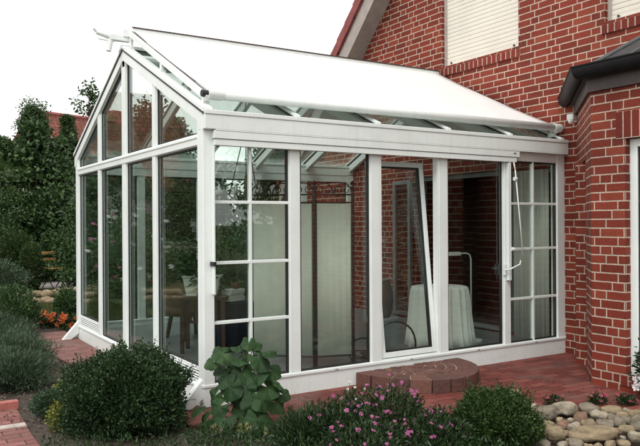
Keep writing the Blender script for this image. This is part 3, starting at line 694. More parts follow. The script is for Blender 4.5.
# door leaf, frame, curtained window seen through the conservatory
df = MB(); ring(df, DO[0], DO[1], DO[2], DO[3], 0.06, HX + 0.08, HX + 0.15, side); local(house, df.build('door_frame', M['grey_metal'], bevel=0.003))
lf = ring(MB(), 2.76, 3.18, FLOOR + 0.03, 2.18, 0.06, HX - 0.09, HX - 0.04, side); lf_o = local(house, lf.build('open_door_leaf', M['grey_metal'], bevel=0.003))
MB().box(HX - 0.072, HX - 0.058, 2.80, 3.14, FLOOR + 0.07, 2.14).build('pane', M['glass'], lf_o)
cf = ring(MB(), CW[0], CW[1], CW[2], CW[3], 0.05, HX + 0.06, HX + 0.12, side); cw_o = local(house, cf.build('window', M['grey_metal'], bevel=0.003))
MB().box(HX + 0.085, HX + 0.095, CW[0] + 0.045, CW[1] - 0.045, CW[2] + 0.045, CW[3] - 0.045).build('pane', M['glass'], cw_o)
cu = MB(); vs = []; fs = []; n = 90
for i in range(n + 1):
    y = 0.20 + 0.54 * i / n; xx = HX - 0.055 + 0.022 * math.sin(i * 0.95) + 0.008 * math.sin(i * .37)
    vs += [(xx, y, CW[2] - 0.02), (xx, y, CW[3] - 0.02)]
fs = [(2*i, 2*i+2, 2*i+3, 2*i+1) for i in range(n)]; cu.add(vs, fs); cu_o = local(house, cu.build('curtain', M['curtain'], smooth=True)); q = cu_o.modifiers.new('thick', 'SOLIDIFY'); q.thickness = 0.003

# bay
BF, BY0, BYC = 3.43, -0.17, -1.215          # front plane, house corner, front corner
BYE = -2.95; BYH = BYE - (BYC - BY0) * -1
def lerp(a, b, t): return (a[0] + (b[0] - a[0]) * t, a[1] + (b[1] - a[1]) * t)
A_, B_, C_, D_ = (L_ + 0.004, BY0), (BF, BYC), (BF, BYE), (L_ + 0.004, BYE - 1.045)
xy = lambda u, v, d: (u, v, d)
th = 0.30
inn = [(L_ + 0.004, BY0 - 0.42), (BF + th, BYC - 0.125), (BF + th, BYE + 0.125), (L_ + 0.004, BYE - 0.625)]
K = lerp(A_, B_, 0.66)
WY0, WY1, WZ0, WZ1 = -2.55, -1.575, 0.14, 2.30
by = MB()
by.prism([A_, B_, inn[1], inn[0]], xy, 2.18, 2.80)                                       # chamfer above the niche
by.prism([K, B_, inn[1], lerp(inn[0], inn[1], 0.66)], xy, -0.05, 2.18)                  # chamfer pier
by.prism([lerp(A_, B_, 0.0), (A_[0] - 0.03, A_[1] - 0.0), (K[0] + 0.30, K[1] + 0.36), lerp(inn[0], inn[1], 0.5), inn[0]], xy, -0.05, 2.18)
by.prism([C_, D_, inn[3], inn[2]], xy, -0.05, 2.80)
by.prism([(BYE, -0.05), (BYC, -0.05), (BYC, 2.80), (BYE, 2.80)], lambda u, v, d: (d, u, v), BF, BF + th, holes=[rect(WY0, WY1, WZ0, WZ1)])
local(house, by.build('bay_wall', M['brick']))
MB_ = MB(); MB_.box(BF - 0.006, BF + 0.08, WY0 - 0.09, WY1 + 0.09, 2.298, 2.545); local(house, MB_.build('bay_lintel', M['soldier']))
MB_ = MB(); MB_.box(BF - 0.012, BF + 0.12, WY0 - 0.02, WY1 + 0.06, 0.055, 0.145); local(house, MB_.build('bay_sill', M['soldier']))
bw_f = ring(MB(), WY0, WY1, WZ0 + 0.006, WZ1 - 0.005, 0.075, BF + 0.07, BF + 0.15, side); bwo = local(house, bw_f.build('bay_window', WH, bevel=0.004))
MB().box(BF + 0.10, BF + 0.12, WY0 + 0.07, WY1 - 0.07, WZ0 + 0.07, WZ1 - 0.07).build('pane', M['glass'], bwo)
ring(MB(), WY0 + 0.075, WY1 - 0.075, WZ0 + 0.081, WZ1 - 0.08, 0.014, BF + 0.085, BF + 0.13, side).build('gasket', M['gasket'], bwo)
for z in (0.68, 1.21, 1.73): MB().box(BF + 0.088, BF + 0.132, WY0 + 0.07, WY1 - 0.07, z - 0.014, z + 0.014).build('muntin', WH, bwo)
# bay interior back so the room is closed, its roof, fascia and gutter
def off(d):
    k = d * math.tan(R(22.5)); return [(L_ + 0.004, BY0 + d * 1.414), (BF - d, BYC + k), (BF - d, BYE - k), (L_ + 0.004, BYE - 1.045 - d * 1.414)]
fa = MB(); o0, o1 = off(0.03), off(0.0)
for i in range(3): fa.prism([o0[i], o0[i+1], o1[i+1], o1[i]], xy, 2.77, 2.895)
e2 = off(0.07); fa.prism(e2, xy, 2.896, 2.915)
local(house, fa.build('bay_fascia', M['fascia']))
br_ = MB(); e0 = off(0.06); ap = [(L_ + 0.004, -1.45, 3.62), (L_ + 0.004, -2.7, 3.62)]; ze = 2.985
base = [(p[0], p[1], ze) for p in e0]; br_.add(base + ap + [(p[0], p[1], ze - 0.06) for p in e0], [(0, 1, 4), (1, 2, 5, 4), (2, 3, 5), (0, 6, 7, 1), (1, 7, 8, 2), (2, 8, 9, 3), (6, 9, 8, 7), (0, 4, 5, 3, 9, 6)])
local(house, br_.build('bay_roof', M['slate']))
ld = MB()
for p, q in ((base[1], ap[0]), (base[2], ap[1]), (ap[0], ap[1])): ld.tube([Vector(p) + Vector((0, 0, .01)), Vector(q) + Vector((0, 0, .01))], 0.022, 8)
for f in (0.35, 0.75): ld.tube([Vector(base[0]).lerp(Vector(base[1]), f) + Vector((0, 0, .01)), Vector(ap[0]) + Vector((0, 0, .004))], 0.012, 6)
for f in (0.2, 0.4, 0.6, 0.8): ld.tube([Vector(base[1]).lerp(Vector(base[2]), f) + Vector((0, 0, .008)), Vector(ap[0]).lerp(Vector(ap[1]), f) + Vector((0, 0, .008))], 0.012, 6)
ld.tube([Vector(base[0]) + Vector((-0.012, 0, .015)), Vector(ap[0]) + Vector((-0.012, 0, .02))], 0.022, 6)
local(house, ld.build('lead_rolls', M['lead']))
gt = MB(); g0, g1 = off(0.115), off(0.235)
prof = [(0.112 - 0.072 * math.cos(math.pi * k / 12), 2.992 - 0.105 * math.sin(math.pi * k / 12)) for k in range(13)] + [(0.193, 2.996), (0.193, 3.008), (0.177, 3.008)] + [(0.112 + 0.066 * math.cos(math.pi * k / 8), 2.993 - 0.098 * math.sin(math.pi * k / 8)) for k in range(9)]
rings = [[(off(d)[i][0], off(d)[i][1], z) for d, z in prof] for i in range(4)]; m = len(prof)
vs = [v for r_ in rings for v in r_]; fs = [(i*m+k, i*m+(k+1)%m, (i+1)*m+(k+1)%m, (i+1)*m+k) for i in range(3) for k in range(m)] + [tuple(range(m)), tuple(3*m+k for k in range(m))]
gt.add(vs, fs); local(house, gt.build('bay_gutter', M['zinc']))
# motion sensor on the wall
ms = empty('motion_sensor', (L_ + 0.004, -0.20, 2.74), 0, 'small white motion sensor on the brick wall under the bay gutter', 'motion sensor')
mb = MB(); mb.box(-0.03, 0.0, -0.045, 0.045, -0.045, 0.045); mb.tube([(-0.03, 0, 0), (-0.07, 0.0, 0.0)], 0.015, 8); mb.build('mount', WH, ms, bevel=0.004)
mb = MB(); mb.box(-0.15, -0.065, -0.04, 0.055, -0.035, 0.040); mb.build('body', WH, ms, bevel=0.015)
mb = MB(); mb.lathe([(0.0, -0.075), (0.022, -0.07), (0.034, -0.05), (0.036, -0.03)], (-0.12, 0.01, 0), 14); mb.build('lens', M['paper'], ms, smooth=True)

# ================================================================== INTERIOR THINGS
# folding screen
P0, P1, P2 = Vector((0.90, 0.92, 0)), Vector((1.38, 0.47, 0)), Vector((1.76, 0.35, 0))
fs_o = empty('folding_screen', (P1.x, P1.y, FLOOR), 0, 'pale cloth folding screen with black scrolled iron frame behind the second window', 'folding screen')
def toP(p): return Vector(p) - Vector((P1.x, P1.y, FLOOR))
for a, b in ((P0, P1), (P1, P2)):
    d = (b - a).normalized(); Lp = (b - a).length; nn = Vector((d.y, -d.x, 0))
    cl = MB(); vs = []; n = 40
    for i in range(n + 1):
        p = a + d * (0.025 + (Lp - 0.05) * i / n) + nn * (0.0015 * math.sin(i * 0.8))
        vs += [toP((p.x, p.y, 0.22)), toP((p.x, p.y, 1.74))]
    cl.add(vs, [(2*i, 2*i+2, 2*i+3, 2*i+1) for i in range(n)]); q = cl.build('cloth_panel', M['screen'], fs_o, smooth=True); s_ = q.modifiers.new('thick', 'SOLIDIFY'); s_.thickness = 0.004
    ir = MB()
    for z in (0.21, 1.75, 1.83): ir.tube([toP(a + Vector((0, 0, z))), toP(b + Vector((0, 0, z)))], 0.009, 6)
    k = 3 if Lp > 0.5 else 2; sp = Lp / k
    for j in range(k):
        arc = []
        for q_ in range(13):
            t = math.pi * q_ / 12; pp = a + d * (sp * (j + 0.5) - math.cos(t) * sp * 0.46); arc.append(toP((pp.x, pp.y, 1.83 + 0.12 * math.sin(t))))
        ir.tube(arc, 0.007, 6)
        for s in (-1, 1):
            c = a + d * (sp * (j + 0.5 + s * 0.22)); spi = [toP((c.x + d.x * (0.05 - 0.004 * q_) * math.cos(q_ * 0.7) * s, c.y + d.y * (0.05 - 0.004 * q_) * math.cos(q_ * 0.7) * s, 1.875 + (0.05 - 0.004 * q_) * math.sin(q_ * 0.7))) for q_ in range(11)]; ir.tube(spi, 0.005, 5)
    ir.build('iron_scrollwork', M['black'], fs_o)
for p in (P0, P1, P2):
    mb = MB(); r_ = 0.017 if p is not P1 else 0.024
    mb.tube([toP((p.x, p.y, FLOOR)), toP((p.x, p.y, 1.92))], r_, 8); mb.lathe([(0.0, 0), (0.022, 0.012), (0.026, 0.03), (0.0, 0.055)], toP((p.x, p.y, 1.92)), 10); mb.build('post', M['black'], fs_o)
# round table with floor-length cloth
tb = empty('side_table', (3.22, 0.70, FLOOR), 0, 'small round table under a floor length white cloth behind the glass door', 'table')
prof = [(0.30, 0.705), (0.315, 0.70), (0.322, 0.66), (0.328, 0.55), (0.338, 0.35), (0.352, 0.15), (0.362, 0.02)]
cl = MB(); cl.lathe([(0.001, 0.712)] + prof, (0, 0, 0), 160, wob=lambda t, f: 1 + max(0, f - 0.15) * 0.24 * (abs(math.sin(7 * t)) - 0.5 + 0.45 * math.sin(19 * t + 1)))
cl.build('tablecloth', M['cloth'], tb, smooth=True)
mb = MB(); mb.lathe([(0.29, 0.66), (0.29, 0.70)], (0, 0, 0), 32); mb.tube([(0, 0, 0.0), (0, 0, 0.66)], 0.03, 10); mb.build('table_frame', M['mahogany'], tb)
# lace topper corner
mb = MB(); mb.add([(0.0, -0.327, 0.66), (0.09, -0.322, 0.66), (0.05, -0.345, 0.52)], [(0, 1, 2)]); 
# lamp
lp = empty('reading_lamp', (3.80, 0.78, FLOOR), 0, 'slim white reading lamp with bent arm beside the cloth covered table', 'lamp')
mb = MB(); mb.tube([(0, 0, 0.02), (0, 0, 1.0), (-0.015, 0.005, 1.05), (-0.06, 0.015, 1.07), (-0.16, 0.05, 1.065)], 0.010, 8); mb.build('arm', WH, lp, smooth=True)
MB().lathe([(0.13, 0), (0.13, 0.018), (0.02, 0.028)], (0, 0, 0), 24).build('foot', WH, lp, smooth=False)
MB().beam((-0.14, 0.045, 1.065), (-0.44, 0.13, 1.06), 0.09, 0.045).build('lamp_shade', WH, lp, bevel=0.01)
# black hoop stand
st = empty('wire_stand', (2.35, 0.42, FLOOR), R(-15), 'low black wire stand with an arched hoop inside the tilted window', 'stand')
mb = MB()
mb.tube([(-0.24 * math.cos(math.pi * k / 14), 0, 0.06 + 0.33 * math.sin(math.pi * k / 14) ** 0.7) for k in range(15)], 0.011, 8); mb.build('hoop', M['black'], st, smooth=True)
mb = MB(); mb.box(-0.36, 0.34, -0.10, 0.10, 0.05, 0.075); mb.build('shelf', M['black'], st, bevel=0.004)
for x in (-0.33, 0.31):
    for y in (-0.08, 0.08): MB().tube([(x, y, 0), (x, y, 0.05)], 0.01, 6).build('leg', M['black'], st)
# small hoop by the screen
st2 = empty('wire_basket', (1.98, 0.50, FLOOR), R(-20), 'small black wire basket with arched handle beside the folding screen', 'basket')
mb = MB(); mb.tube([(-0.16 * math.cos(math.pi * k / 12), 0, 0.08 + 0.16 * math.sin(math.pi * k / 12)) for k in range(13)], 0.009, 6); mb.build('handle', M['black'], st2)
mb = MB()
for z, r_ in ((0.01, 0.12), (0.08, 0.16)): mb.tube([(r_ * math.cos(2 * math.pi * k / 20), r_ * math.sin(2 * math.pi * k / 20), z) for k in range(21)], 0.006, 6)
for k in range(10): mb.tube([(0.12 * math.cos(.628 * k), 0.12 * math.sin(.628 * k), 0.01), (0.16 * math.cos(.628 * k), 0.16 * math.sin(.628 * k), 0.08)], 0.004, 5)
mb.build('wires', M['black'], st2)
# tall vase
vz = empty('floor_vase', (4.20, 3.05, FLOOR), 0, 'tall brown terracotta vase on the floor against the brick wall', 'vase')
MB().lathe([(0.07, 0), (0.10, 0.05), (0.14, 0.25), (0.135, 0.40), (0.09, 0.52), (0.085, 0.56), (0.11, 0.60), (0.10, 0.60), (0.075, 0.55)], (0, 0, 0), 28).build('body', M['terracotta'], vz, smooth=True)
# wicker armchair
wc = empty('wicker_chair', (1.05, 2.95, FLOOR), R(100), 'brown wicker armchair with rounded back seen through the gable glass', 'armchair')
def shell(r0, r1, z0, z1, a0, a1, n=26):
    mb = MB(); vs = []
    for i in range(n + 1):
        a = a0 + (a1 - a0) * i / n; lift = 0.5 + 0.5 * math.cos((a - (a0 + a1) / 2) * 1.2); z = z0 + (z1 - z0) * (0.55 + 0.45 * max(0, lift))
        for rr, zz in ((r0, z0), (r1, z), (r1 - 0.035, z), (r0 - 0.035, z0)): vs.append((rr * math.cos(a), rr * 0.9 * math.sin(a), zz))
    fs = [(4*i+k, 4*i+4+k, 4*i+4+(k+1)%4, 4*i+(k+1)%4) for i in range(n) for k in range(4)] + [(0, 1, 2, 3), tuple(4*n+k for k in range(4))]
    return mb.add(vs, fs)
shell(0.34, 0.42, 0.30, 0.80, R(60), R(300)).build('backrest', M['wicker'], wc, smooth=False)
MB().lathe([(0.30, 0.30), (0.35, 0.33), (0.35, 0.40), (0.30, 0.44), (0.001, 0.45)], (0, 0, 0), 28).build('seat', M['wicker'], wc, smooth=True)
for k in range(4):
    a = R(45 + 90 * k); MB().tube([(0.24 * math.cos(a), 0.24 * math.sin(a), 0.32), (0.30 * math.cos(a), 0.30 * math.sin(a), 0.0)], [0.03, 0.022], 8).build('leg', M['mahogany'], wc)
# plant table with planter, wooden chair, cloth table with papers
pt_ = empty('plant_table', (0.83, 1.95, FLOOR), R(-32), 'red brown wooden plant table with slatted sides behind the corner window', 'table')
MB().box(-0.26, 0.26, -0.2, 0.2, 0.60, 0.635).build('tabletop', M['mahogany'], pt_, bevel=0.004)
mb = MB()
for k in range(7): mb.box(-0.22 + k * 0.07, -0.19 + k * 0.07, -0.18, -0.165, 0.36, 0.60)
mb.box(-0.24, 0.24, -0.185, -0.16, 0.34, 0.37); mb.build('slatted_side', M['mahogany'], pt_)
for x in (-0.23, 0.23):
    for y in (-0.17, 0.17): MB().box(x - 0.02, x + 0.02, y - 0.02, y + 0.02, 0, 0.60).build('leg', M['mahogany'], pt_)
pp_ = empty('planter', (0.80, 1.94, FLOOR + 0.637), R(-32), 'pale glazed planter holding a leafy plant on the wooden plant table', 'planter')
mb = MB(); mb.prism([(-0.17, 0), (0.17, 0), (0.21, 0.21), (-0.21, 0.21)], lambda u, v, d: (u, d, v), -0.11, 0.11); mb.build('pot', M['pale_pot'], pp_, bevel=0.01)
MB().box(-0.215, 0.215, -0.12, 0.12, 0.205, 0.225).build('rim', M['pale_pot'], pp_, bevel=0.004)
P, D = mound(420, 0.26, 0.20, 0.30, 0.28, 0.4, 0.15, 3); leaf_mesh(P, D + rdir(len(P)) * 0.8, 0.11, 0.03, 'plant_foliage', M['shrub'], pp_)
ct = empty('cloth_table', (1.18, 1.92, FLOOR), 0, 'low round table under a dark purple cloth beside the plant table', 'table')
MB().lathe([(0.001, 0.56), (0.21, 0.555), (0.225, 0.53), (0.24, 0.3), (0.26, 0.02)], (0, 0, 0), 60, wob=lambda t, f: 1 + max(0, f - .3) * .08 * math.sin(9 * t)).build('purple_cloth', M['purple'], ct, smooth=True)
MB().tube([(0, 0, 0), (0, 0, 0.54)], 0.03, 8).build('pedestal', M['mahogany'], ct)
bk = empty('paper_stack', (1.14, 1.88, FLOOR + 0.562), R(20), 'loose stack of white papers and magazines on the purple table cloth', 'papers')
mb = MB()
for k in range(6): mb.box(-0.12 + 0.01 * (k % 3), 0.11 + 0.012 * (k % 2), -0.085 + 0.006 * (k % 4), 0.08, 0.022 * k, 0.022 * k + 0.020)
mb.build('paper', M['paper'], bk); MB().lathe([(0.03, 0.132), (0.05, 0.15), (0.045, 0.19), (0.02, 0.2)], (0.05, 0, 0), 14).build('bowl', M['terracotta'], bk, smooth=True)
# chandelier
ch = empty('chandelier', (1.28, 1.80, 1.86), 0, 'brass chandelier with white candle cups hanging inside the conservatory', 'chandelier')
mb = MB(); mb.lathe([(0.0, -0.10), (0.03, -0.07), (0.045, 0.0), (0.02, 0.08), (0.03, 0.16), (0.012, 0.24), (0.008, 0.26)], (0, 0, 0), 16); mb.build('stem', M['brass'], ch, smooth=True)
mb = MB()
for k in range(3): a = 2.09 * k + 0.4; mb.tube([(0.20 * math.cos(a), 0.20 * math.sin(a), 0.0), (0, 0, 0.80)], 0.006, 5)
mb.tube([(0, 0, 0.24), (0, 0, 1.40)], 0.006, 5); mb.build('chain', M['black'], ch)
for k in range(8):
    a = 2 * math.pi * k / 8; c, s = math.cos(a), math.sin(a)
    arm = MB().tube([(0.03 * c, 0.03 * s, 0), (0.14 * c, 0.14 * s, -0.07), (0.26 * c, 0.26 * s, -0.05), (0.33 * c, 0.33 * s, 0.02)], 0.009, 6).build('arm', M['brass'], ch, smooth=True)
    MB().lathe([(0.0, 0.02), (0.035, 0.028), (0.045, 0.055), (0.042, 0.06), (0.014, 0.062), (0.013, 0.12), (0.0, 0.13)], (0.33 * c, 0.33 * s, 0), 12).build('candle_cup', M['candle'], arm, smooth=True)
    MB().lathe([(0.0, -0.07), (0.012, -0.055), (0.0, -0.03)], (0.33 * c, 0.33 * s, 0.03), 8).build('glass_drop', M['candle'], arm)

# ================================================================== BRICK STEP at the door
sp = empty('brick_step', (2.18, 0, 0), 0, 'half round brick step with radial courses in front of the glass door', 'step')
mo = MB(); SR, SD = 0.62, 0.70
def arcpt(r, a, z): return (SR / 0.62 * r * math.cos(a) , -r * 1.13 * math.sin(a) - 0.012, z)
pts = [arcpt(0.615, math.pi * k / 24, 0)[:2] for k in range(25)]
mo.prism(pts, lambda u, v, d: (u, v, d), -0.01, 0.1185); mo.build('mortar_bed', M['stepmortar'], sp)
bk_ = MB(); r1 = random.Random(5)
def wedge(mb, r0, r1_, a0, a1, z0, z1, n=3):
    vs = []; 
    for i in range(n + 1):
        a = a0 + (a1 - a0) * i / n
        for r_, z in ((r0, z0), (r1_, z0), (r1_, z1), (r0, z1)): vs.append(arcpt(r_, a, z))
    fs = [(4*i+k, 4*i+4+k, 4*i+4+(k+1)%4, 4*i+(k+1)%4) for i in range(n) for k in range(4)] + [(3, 2, 1, 0), tuple(4*n+k for k in range(4))]
    mb.add(vs, fs)
for ring_i, (r0, ra) in enumerate(((0.45, 0.645), (0.355, 0.435), (0.26, 0.340), (0.165, 0.245), (0.06, 0.15))):
    n = max(5, int(math.pi * (r0 + ra) / 2 / (0.15 if ring_i == 0 else 0.09)))
    for k in range(n):
        a0 = math.pi * k / n + 0.0075 / ra; a1 = math.pi * (k + 1) / n - 0.0075 / ra
        wedge(bk_, r0, ra + r1.uniform(-.004, .004), a0, a1, 0.0 if ring_i == 0 else 0.08, 0.126 + r1.uniform(-.004, .003))
bk_.build('radial_bricks', M['stepbrick'], sp, bevel=0.004)

# ================================================================== STONES
def stone(loc, sx, sy, sz, mat, label, group, seed, rz=0.0, name='stone', tilt=0.0):
    bm = bmesh.new(); bmesh.ops.create_icosphere(bm, subdivisions=3, radius=1.0)
    o3 = Vector((seed * 3.17, seed * 1.31, seed * 0.77))
    for v in bm.verts:
        p = v.co.copy(); k = 1 + 0.34 * noise.noise(p * 0.9 + o3) + 0.17 * noise.noise(p * 2.0 + o3) + 0.06 * noise.noise(p * 5.0 + o3)
        q = Vector([math.copysign(abs(c) ** 0.82, c) for c in p]) * k
        v.co = Vector((q.x * sx, q.y * sy, q.z * sz))
    me = bpy.data.meshes.new(name); bm.to_mesh(me); bm.free(); me.polygons.foreach_set('use_smooth', [True] * len(me.polygons)); me.materials.append(mat)
    o = bpy.data.objects.new(name, me); COL.objects.link(o); o.location = loc; o.rotation_euler = (tilt, tilt * 0.6, rz)
    return tag(o, label, 'stone', group)
def gnd(px, py, z=0.0):
    d = FPX * (CAM.z - z) / (py - 223); return away(px, d, z), d
SM = [M['stone_grey'], M['stone_tan'], M['stone_pale'], M['stone_red']]
GRP = 'river stones edging the bed'
big = [(594, 441, 25, 7, 1, 'long flat tan boulder at the front of the stone pile'), (565, 413, 13, 7.5, 2, 'pale angular boulder at the back of the stone pile against the paving'),
       (546, 418, 12, 8, 0, 'grey rounded boulder at the left end of the stone pile beside the box bush'), (611, 414, 12, 5, 1, 'flattish tan boulder in the back row under the pink flowers'),
       (580, 421, 7, 6, 3, 'brownish rounded stone in the middle of the back row'), (553, 441, 11, 8, 1, 'tan boulder in the front left corner of the stone pile'),
       (635, 443, 9, 6, 2, 'pale boulder in the front right corner of the photo'), (636, 431, 7, 8, 0, 'upright grey stone at the right edge of the photo'),
       (588, 412, 11, 5, 0, 'low grey slab between the pale boulder and the back row'), (632, 417, 9, 5, 1, 'tan stone at the right end of the back row'),
       (510, 399, 12, 7, 1, 'lone tan stone half hidden behind the box bush')]
for i, (px, py, hw_, hh, mi, lab) in enumerate(big):
    p, d = gnd(px, py + 3); m = d / FPX
    stone((p.x, p.y, hh * m * 0.75 + (0.02 if py > 425 else 0.0)), hw_ * m * 0.92, hw_ * m * 0.70, hh * m * 0.98, SM[mi], lab, GRP, i + 1, rz=-YAW + random.uniform(-.3, .3), tilt=random.uniform(-.15, .15))
rr = random.Random(11); placed = [(b[0], b[1], b[2] * 0.9, b[3] * 0.9) for b in big]; cnt = 0
tones = ('grey', 'tan', 'pale', 'reddish')
for k in range(4000):
    if cnt >= 135: break
    px, py = rr.uniform(530, 662), rr.uniform(411, 450)
    if px < 530 + (py - 405) * 0.25: continue
    s = (6.4, 5.4, 4.5, 3.6, 2.8)[min(4, k // 500)] * rr.uniform(0.9, 1.1)
    if any(((px - a) / (c + s * 0.72)) ** 2 + ((py - b) / (d_ + s * 0.62)) ** 2 < 1 for a, b, c, d_ in placed): continue
    placed.append((px, py, s, s * 0.75)); p, d = gnd(px, py + 2); m = d / FPX; mi = rr.choice((0, 0, 1, 1, 1, 2, 2, 3))
    size = 'larger' if s > 5 else 'small'
    stone((p.x, p.y, s * m * 0.55 + 0.01), s * m * rr.uniform(1.05, 1.4), s * m * rr.uniform(0.85, 1.1), s * m * rr.uniform(0.65, 0.9), SM[mi],
          f'{size} {tones[mi]} rounded river stone filling the gaps of the stone pile', GRP, 20 + k % 97, rz=rr.uniform(0, 6.28), tilt=rr.uniform(-.3, .3)); cnt += 1

# low dry stone wall at the back of the lawn
sw = MB(); r1 = random.Random(3)
def small_stone(mb, c, s):
    bm = bmesh.new(); bmesh.ops.create_icosphere(bm, subdivisions=2, radius=1.0); o3 = Vector((r1.uniform(0, 50), r1.uniform(0, 50), 0)); vs = []
    for v in bm.verts:
        k = 1 + 0.28 * noise.noise(v.co * 1.2 + o3); vs.append((c[0] + v.co.x * s[0] * k, c[1] + v.co.y * s[1] * k, c[2] + v.co.z * s[2] * k))
    mb.add(vs, [[v.index for v in f.verts] for f in bm.faces]); bm.free()
pts = [Vector((3.2, 11.6, 0)), Vector((1.4, 10.1, 0)), Vector((-0.4, 8.9, 0)), Vector((-3.0, 8.6, 0)), Vector((-7.0, 9.4, 0))]
for a, b in zip(pts[:-1], pts[1:]):
    n = int((b - a).length / 0.2)
    for lay in range(2):
        for k in range(n):
            p = a.lerp(b, (k + r1.uniform(-.25, .25) + 0.5 * (lay % 2)) / n)
            small_stone(sw, (p.x + r1.uniform(-.08, .08), p.y + r1.uniform(-.35, .15) + 0.22 * lay, 0.02 + 0.11 * lay), (r1.uniform(.08, .20), r1.uniform(.08, .16), r1.uniform(.05, .10)))
swo = sw.build('stone_wall', M['stone_tan'], smooth=True); tag(swo, 'low dry stone wall along the back of the lawn', 'wall')

# ================================================================== PLANTS near the house
def ball(name, loc, r, h, n, leaf, mat, label, seed):
    t = bush(name, loc, r, r, h, n, leaf, mat, label, 'bush', None, seed, depth=0.24, bump=0.17, aspect=0.55, zc=h * 0.40)
    # young shoots standing out of the clipped outline
    ns = int(380 * r / 0.5); P, D = mound(ns, r, r, h * 0.60, h * 0.40, 0.05, 0.17, seed)
    A = unit(D * 0.8 + rdir(len(P)) * 0.35 + np.array([0, 0, 0.55])); PP = []; DD = []
    for k in range(14):
        q = P + A * (leaf * 3.5 * (k / 14 - 0.15)) * rng.uniform(0.7, 1.25, (len(P), 1)); PP.append(q); DD.append(A * 0.7 + rdir(len(P)) * 0.8)
    PP = np.concatenate(PP); DD = np.concatenate(DD)
    leaf_mesh(PP, DD, leaf * rng.uniform(0.6, 1.1, len(PP)), leaf * 0.5, 'young_shoots', mat, t)
    return t
ball('box_bush', away(126, 5.42), 0.455, 0.575, 52000, 0.025, M['box'], 'large dark rounded box bush in front of the gable end', 4)
ball('box_bush', away(495, 4.95), 0.285, 0.365, 24000, 0.022, M['box_light'], 'smaller fresh green box bush beside the river stones', 9)

# large-leaved plant at the front corner
hp = empty('hollyhock', (0.085, -0.615, 0), 0, 'tall plant with big round green leaves at the front corner post', 'plant')
lm, lt, lb, lo = new_mat('big_round_leaf')
lc = RAMP(lt, NOISE(lt, 7, 5), [(0.3, (0.013, 0.034, 0.012)), (0.6, (0.030, 0.072, 0.022)), (0.8, (0.07, 0.115, 0.04))])
lt.links.new(lc, lb.inputs['Base Color']); lb.inputs['Roughness'].default_value = 0.6; lb.inputs['Specular IOR Level'].default_value = 0.25; BUMP(lt, lb, NOISE(lt, 50, 3), 0.4, 0.006)
lt2 = N(lt, 'ShaderNodeBsdfTranslucent'); lt.links.new(lc, lt2.inputs[0]); mx_ = N(lt, 'ShaderNodeMixShader'); mx_.inputs[0].default_value = 0.25
lt.links.new(lb.outputs[0], mx_.inputs[1]); lt.links.new(lt2.outputs[0], mx_.inputs[2]); lt.links.new(mx_.outputs[0], lo.inputs[0]); M['bigleaf'] = lm
M['oldleaf'] = plain('yellowing_leaf', (0.14, 0.13, 0.035), 0.6, 0.4, 10)
def round_leaf(r, seed):
    """lobed, cupped round leaf with sunken veins; stalk joins at the origin, blade runs along +x"""
    r1 = random.Random(seed); na, nr = 35, 5; vs = [(0, 0, 0)]; fs = []
    for j in range(1, nr + 1):
        f = j / nr
        for i in range(na):
            a = -math.pi + 0.30 + (2 * math.pi - 0.60) * i / (na - 1)
            lob = 1 + 0.065 * math.cos(5 * a) + 0.03 * math.cos(15 * a + seed) + 0.06 * math.sin(2 * a + seed)
            rr_ = r * f * lob * (1 - 0.10 * abs(a) / math.pi)
            vein = -0.035 * r * (math.cos(5 * a) - 0.6) * f * -1
            vs.append((rr_ * math.cos(a), rr_ * math.sin(a), vein - 0.26 * r * f * f + 0.10 * r * math.sin(3 * a + seed) * f + 0.05 * r * math.sin(7 * a + 2 * seed) * f + 0.10 * r * f))
    for i in range(na - 1): fs.append((0, 1 + i, 2 + i))
    for j in range(nr - 1):
        for i in range(na - 1): k = 1 + j * na + i; fs.append((k, k + na, k + na + 1, k + 1))
    me = bpy.data.meshes.new('leaf'); me.from_pydata(vs, [], fs); me.update(); me.polygons.foreach_set('use_smooth', [True] * len(fs)); return me
mb = MB(); mb.tube([(0, 0, -0.02), (0.01, 0.0, 0.25), (-0.01, 0.01, 0.45), (0.0, 0.0, 0.62)], [0.017, 0.014, 0.010, 0.006], 8); mb.tube([(0.02, -0.02, 0), (0.10, -0.03, 0.2), (0.13, -0.02, 0.40)], [0.012, 0.010, 0.006], 8)
mb.build('stem', M['stemgreen'], hp, smooth=True)
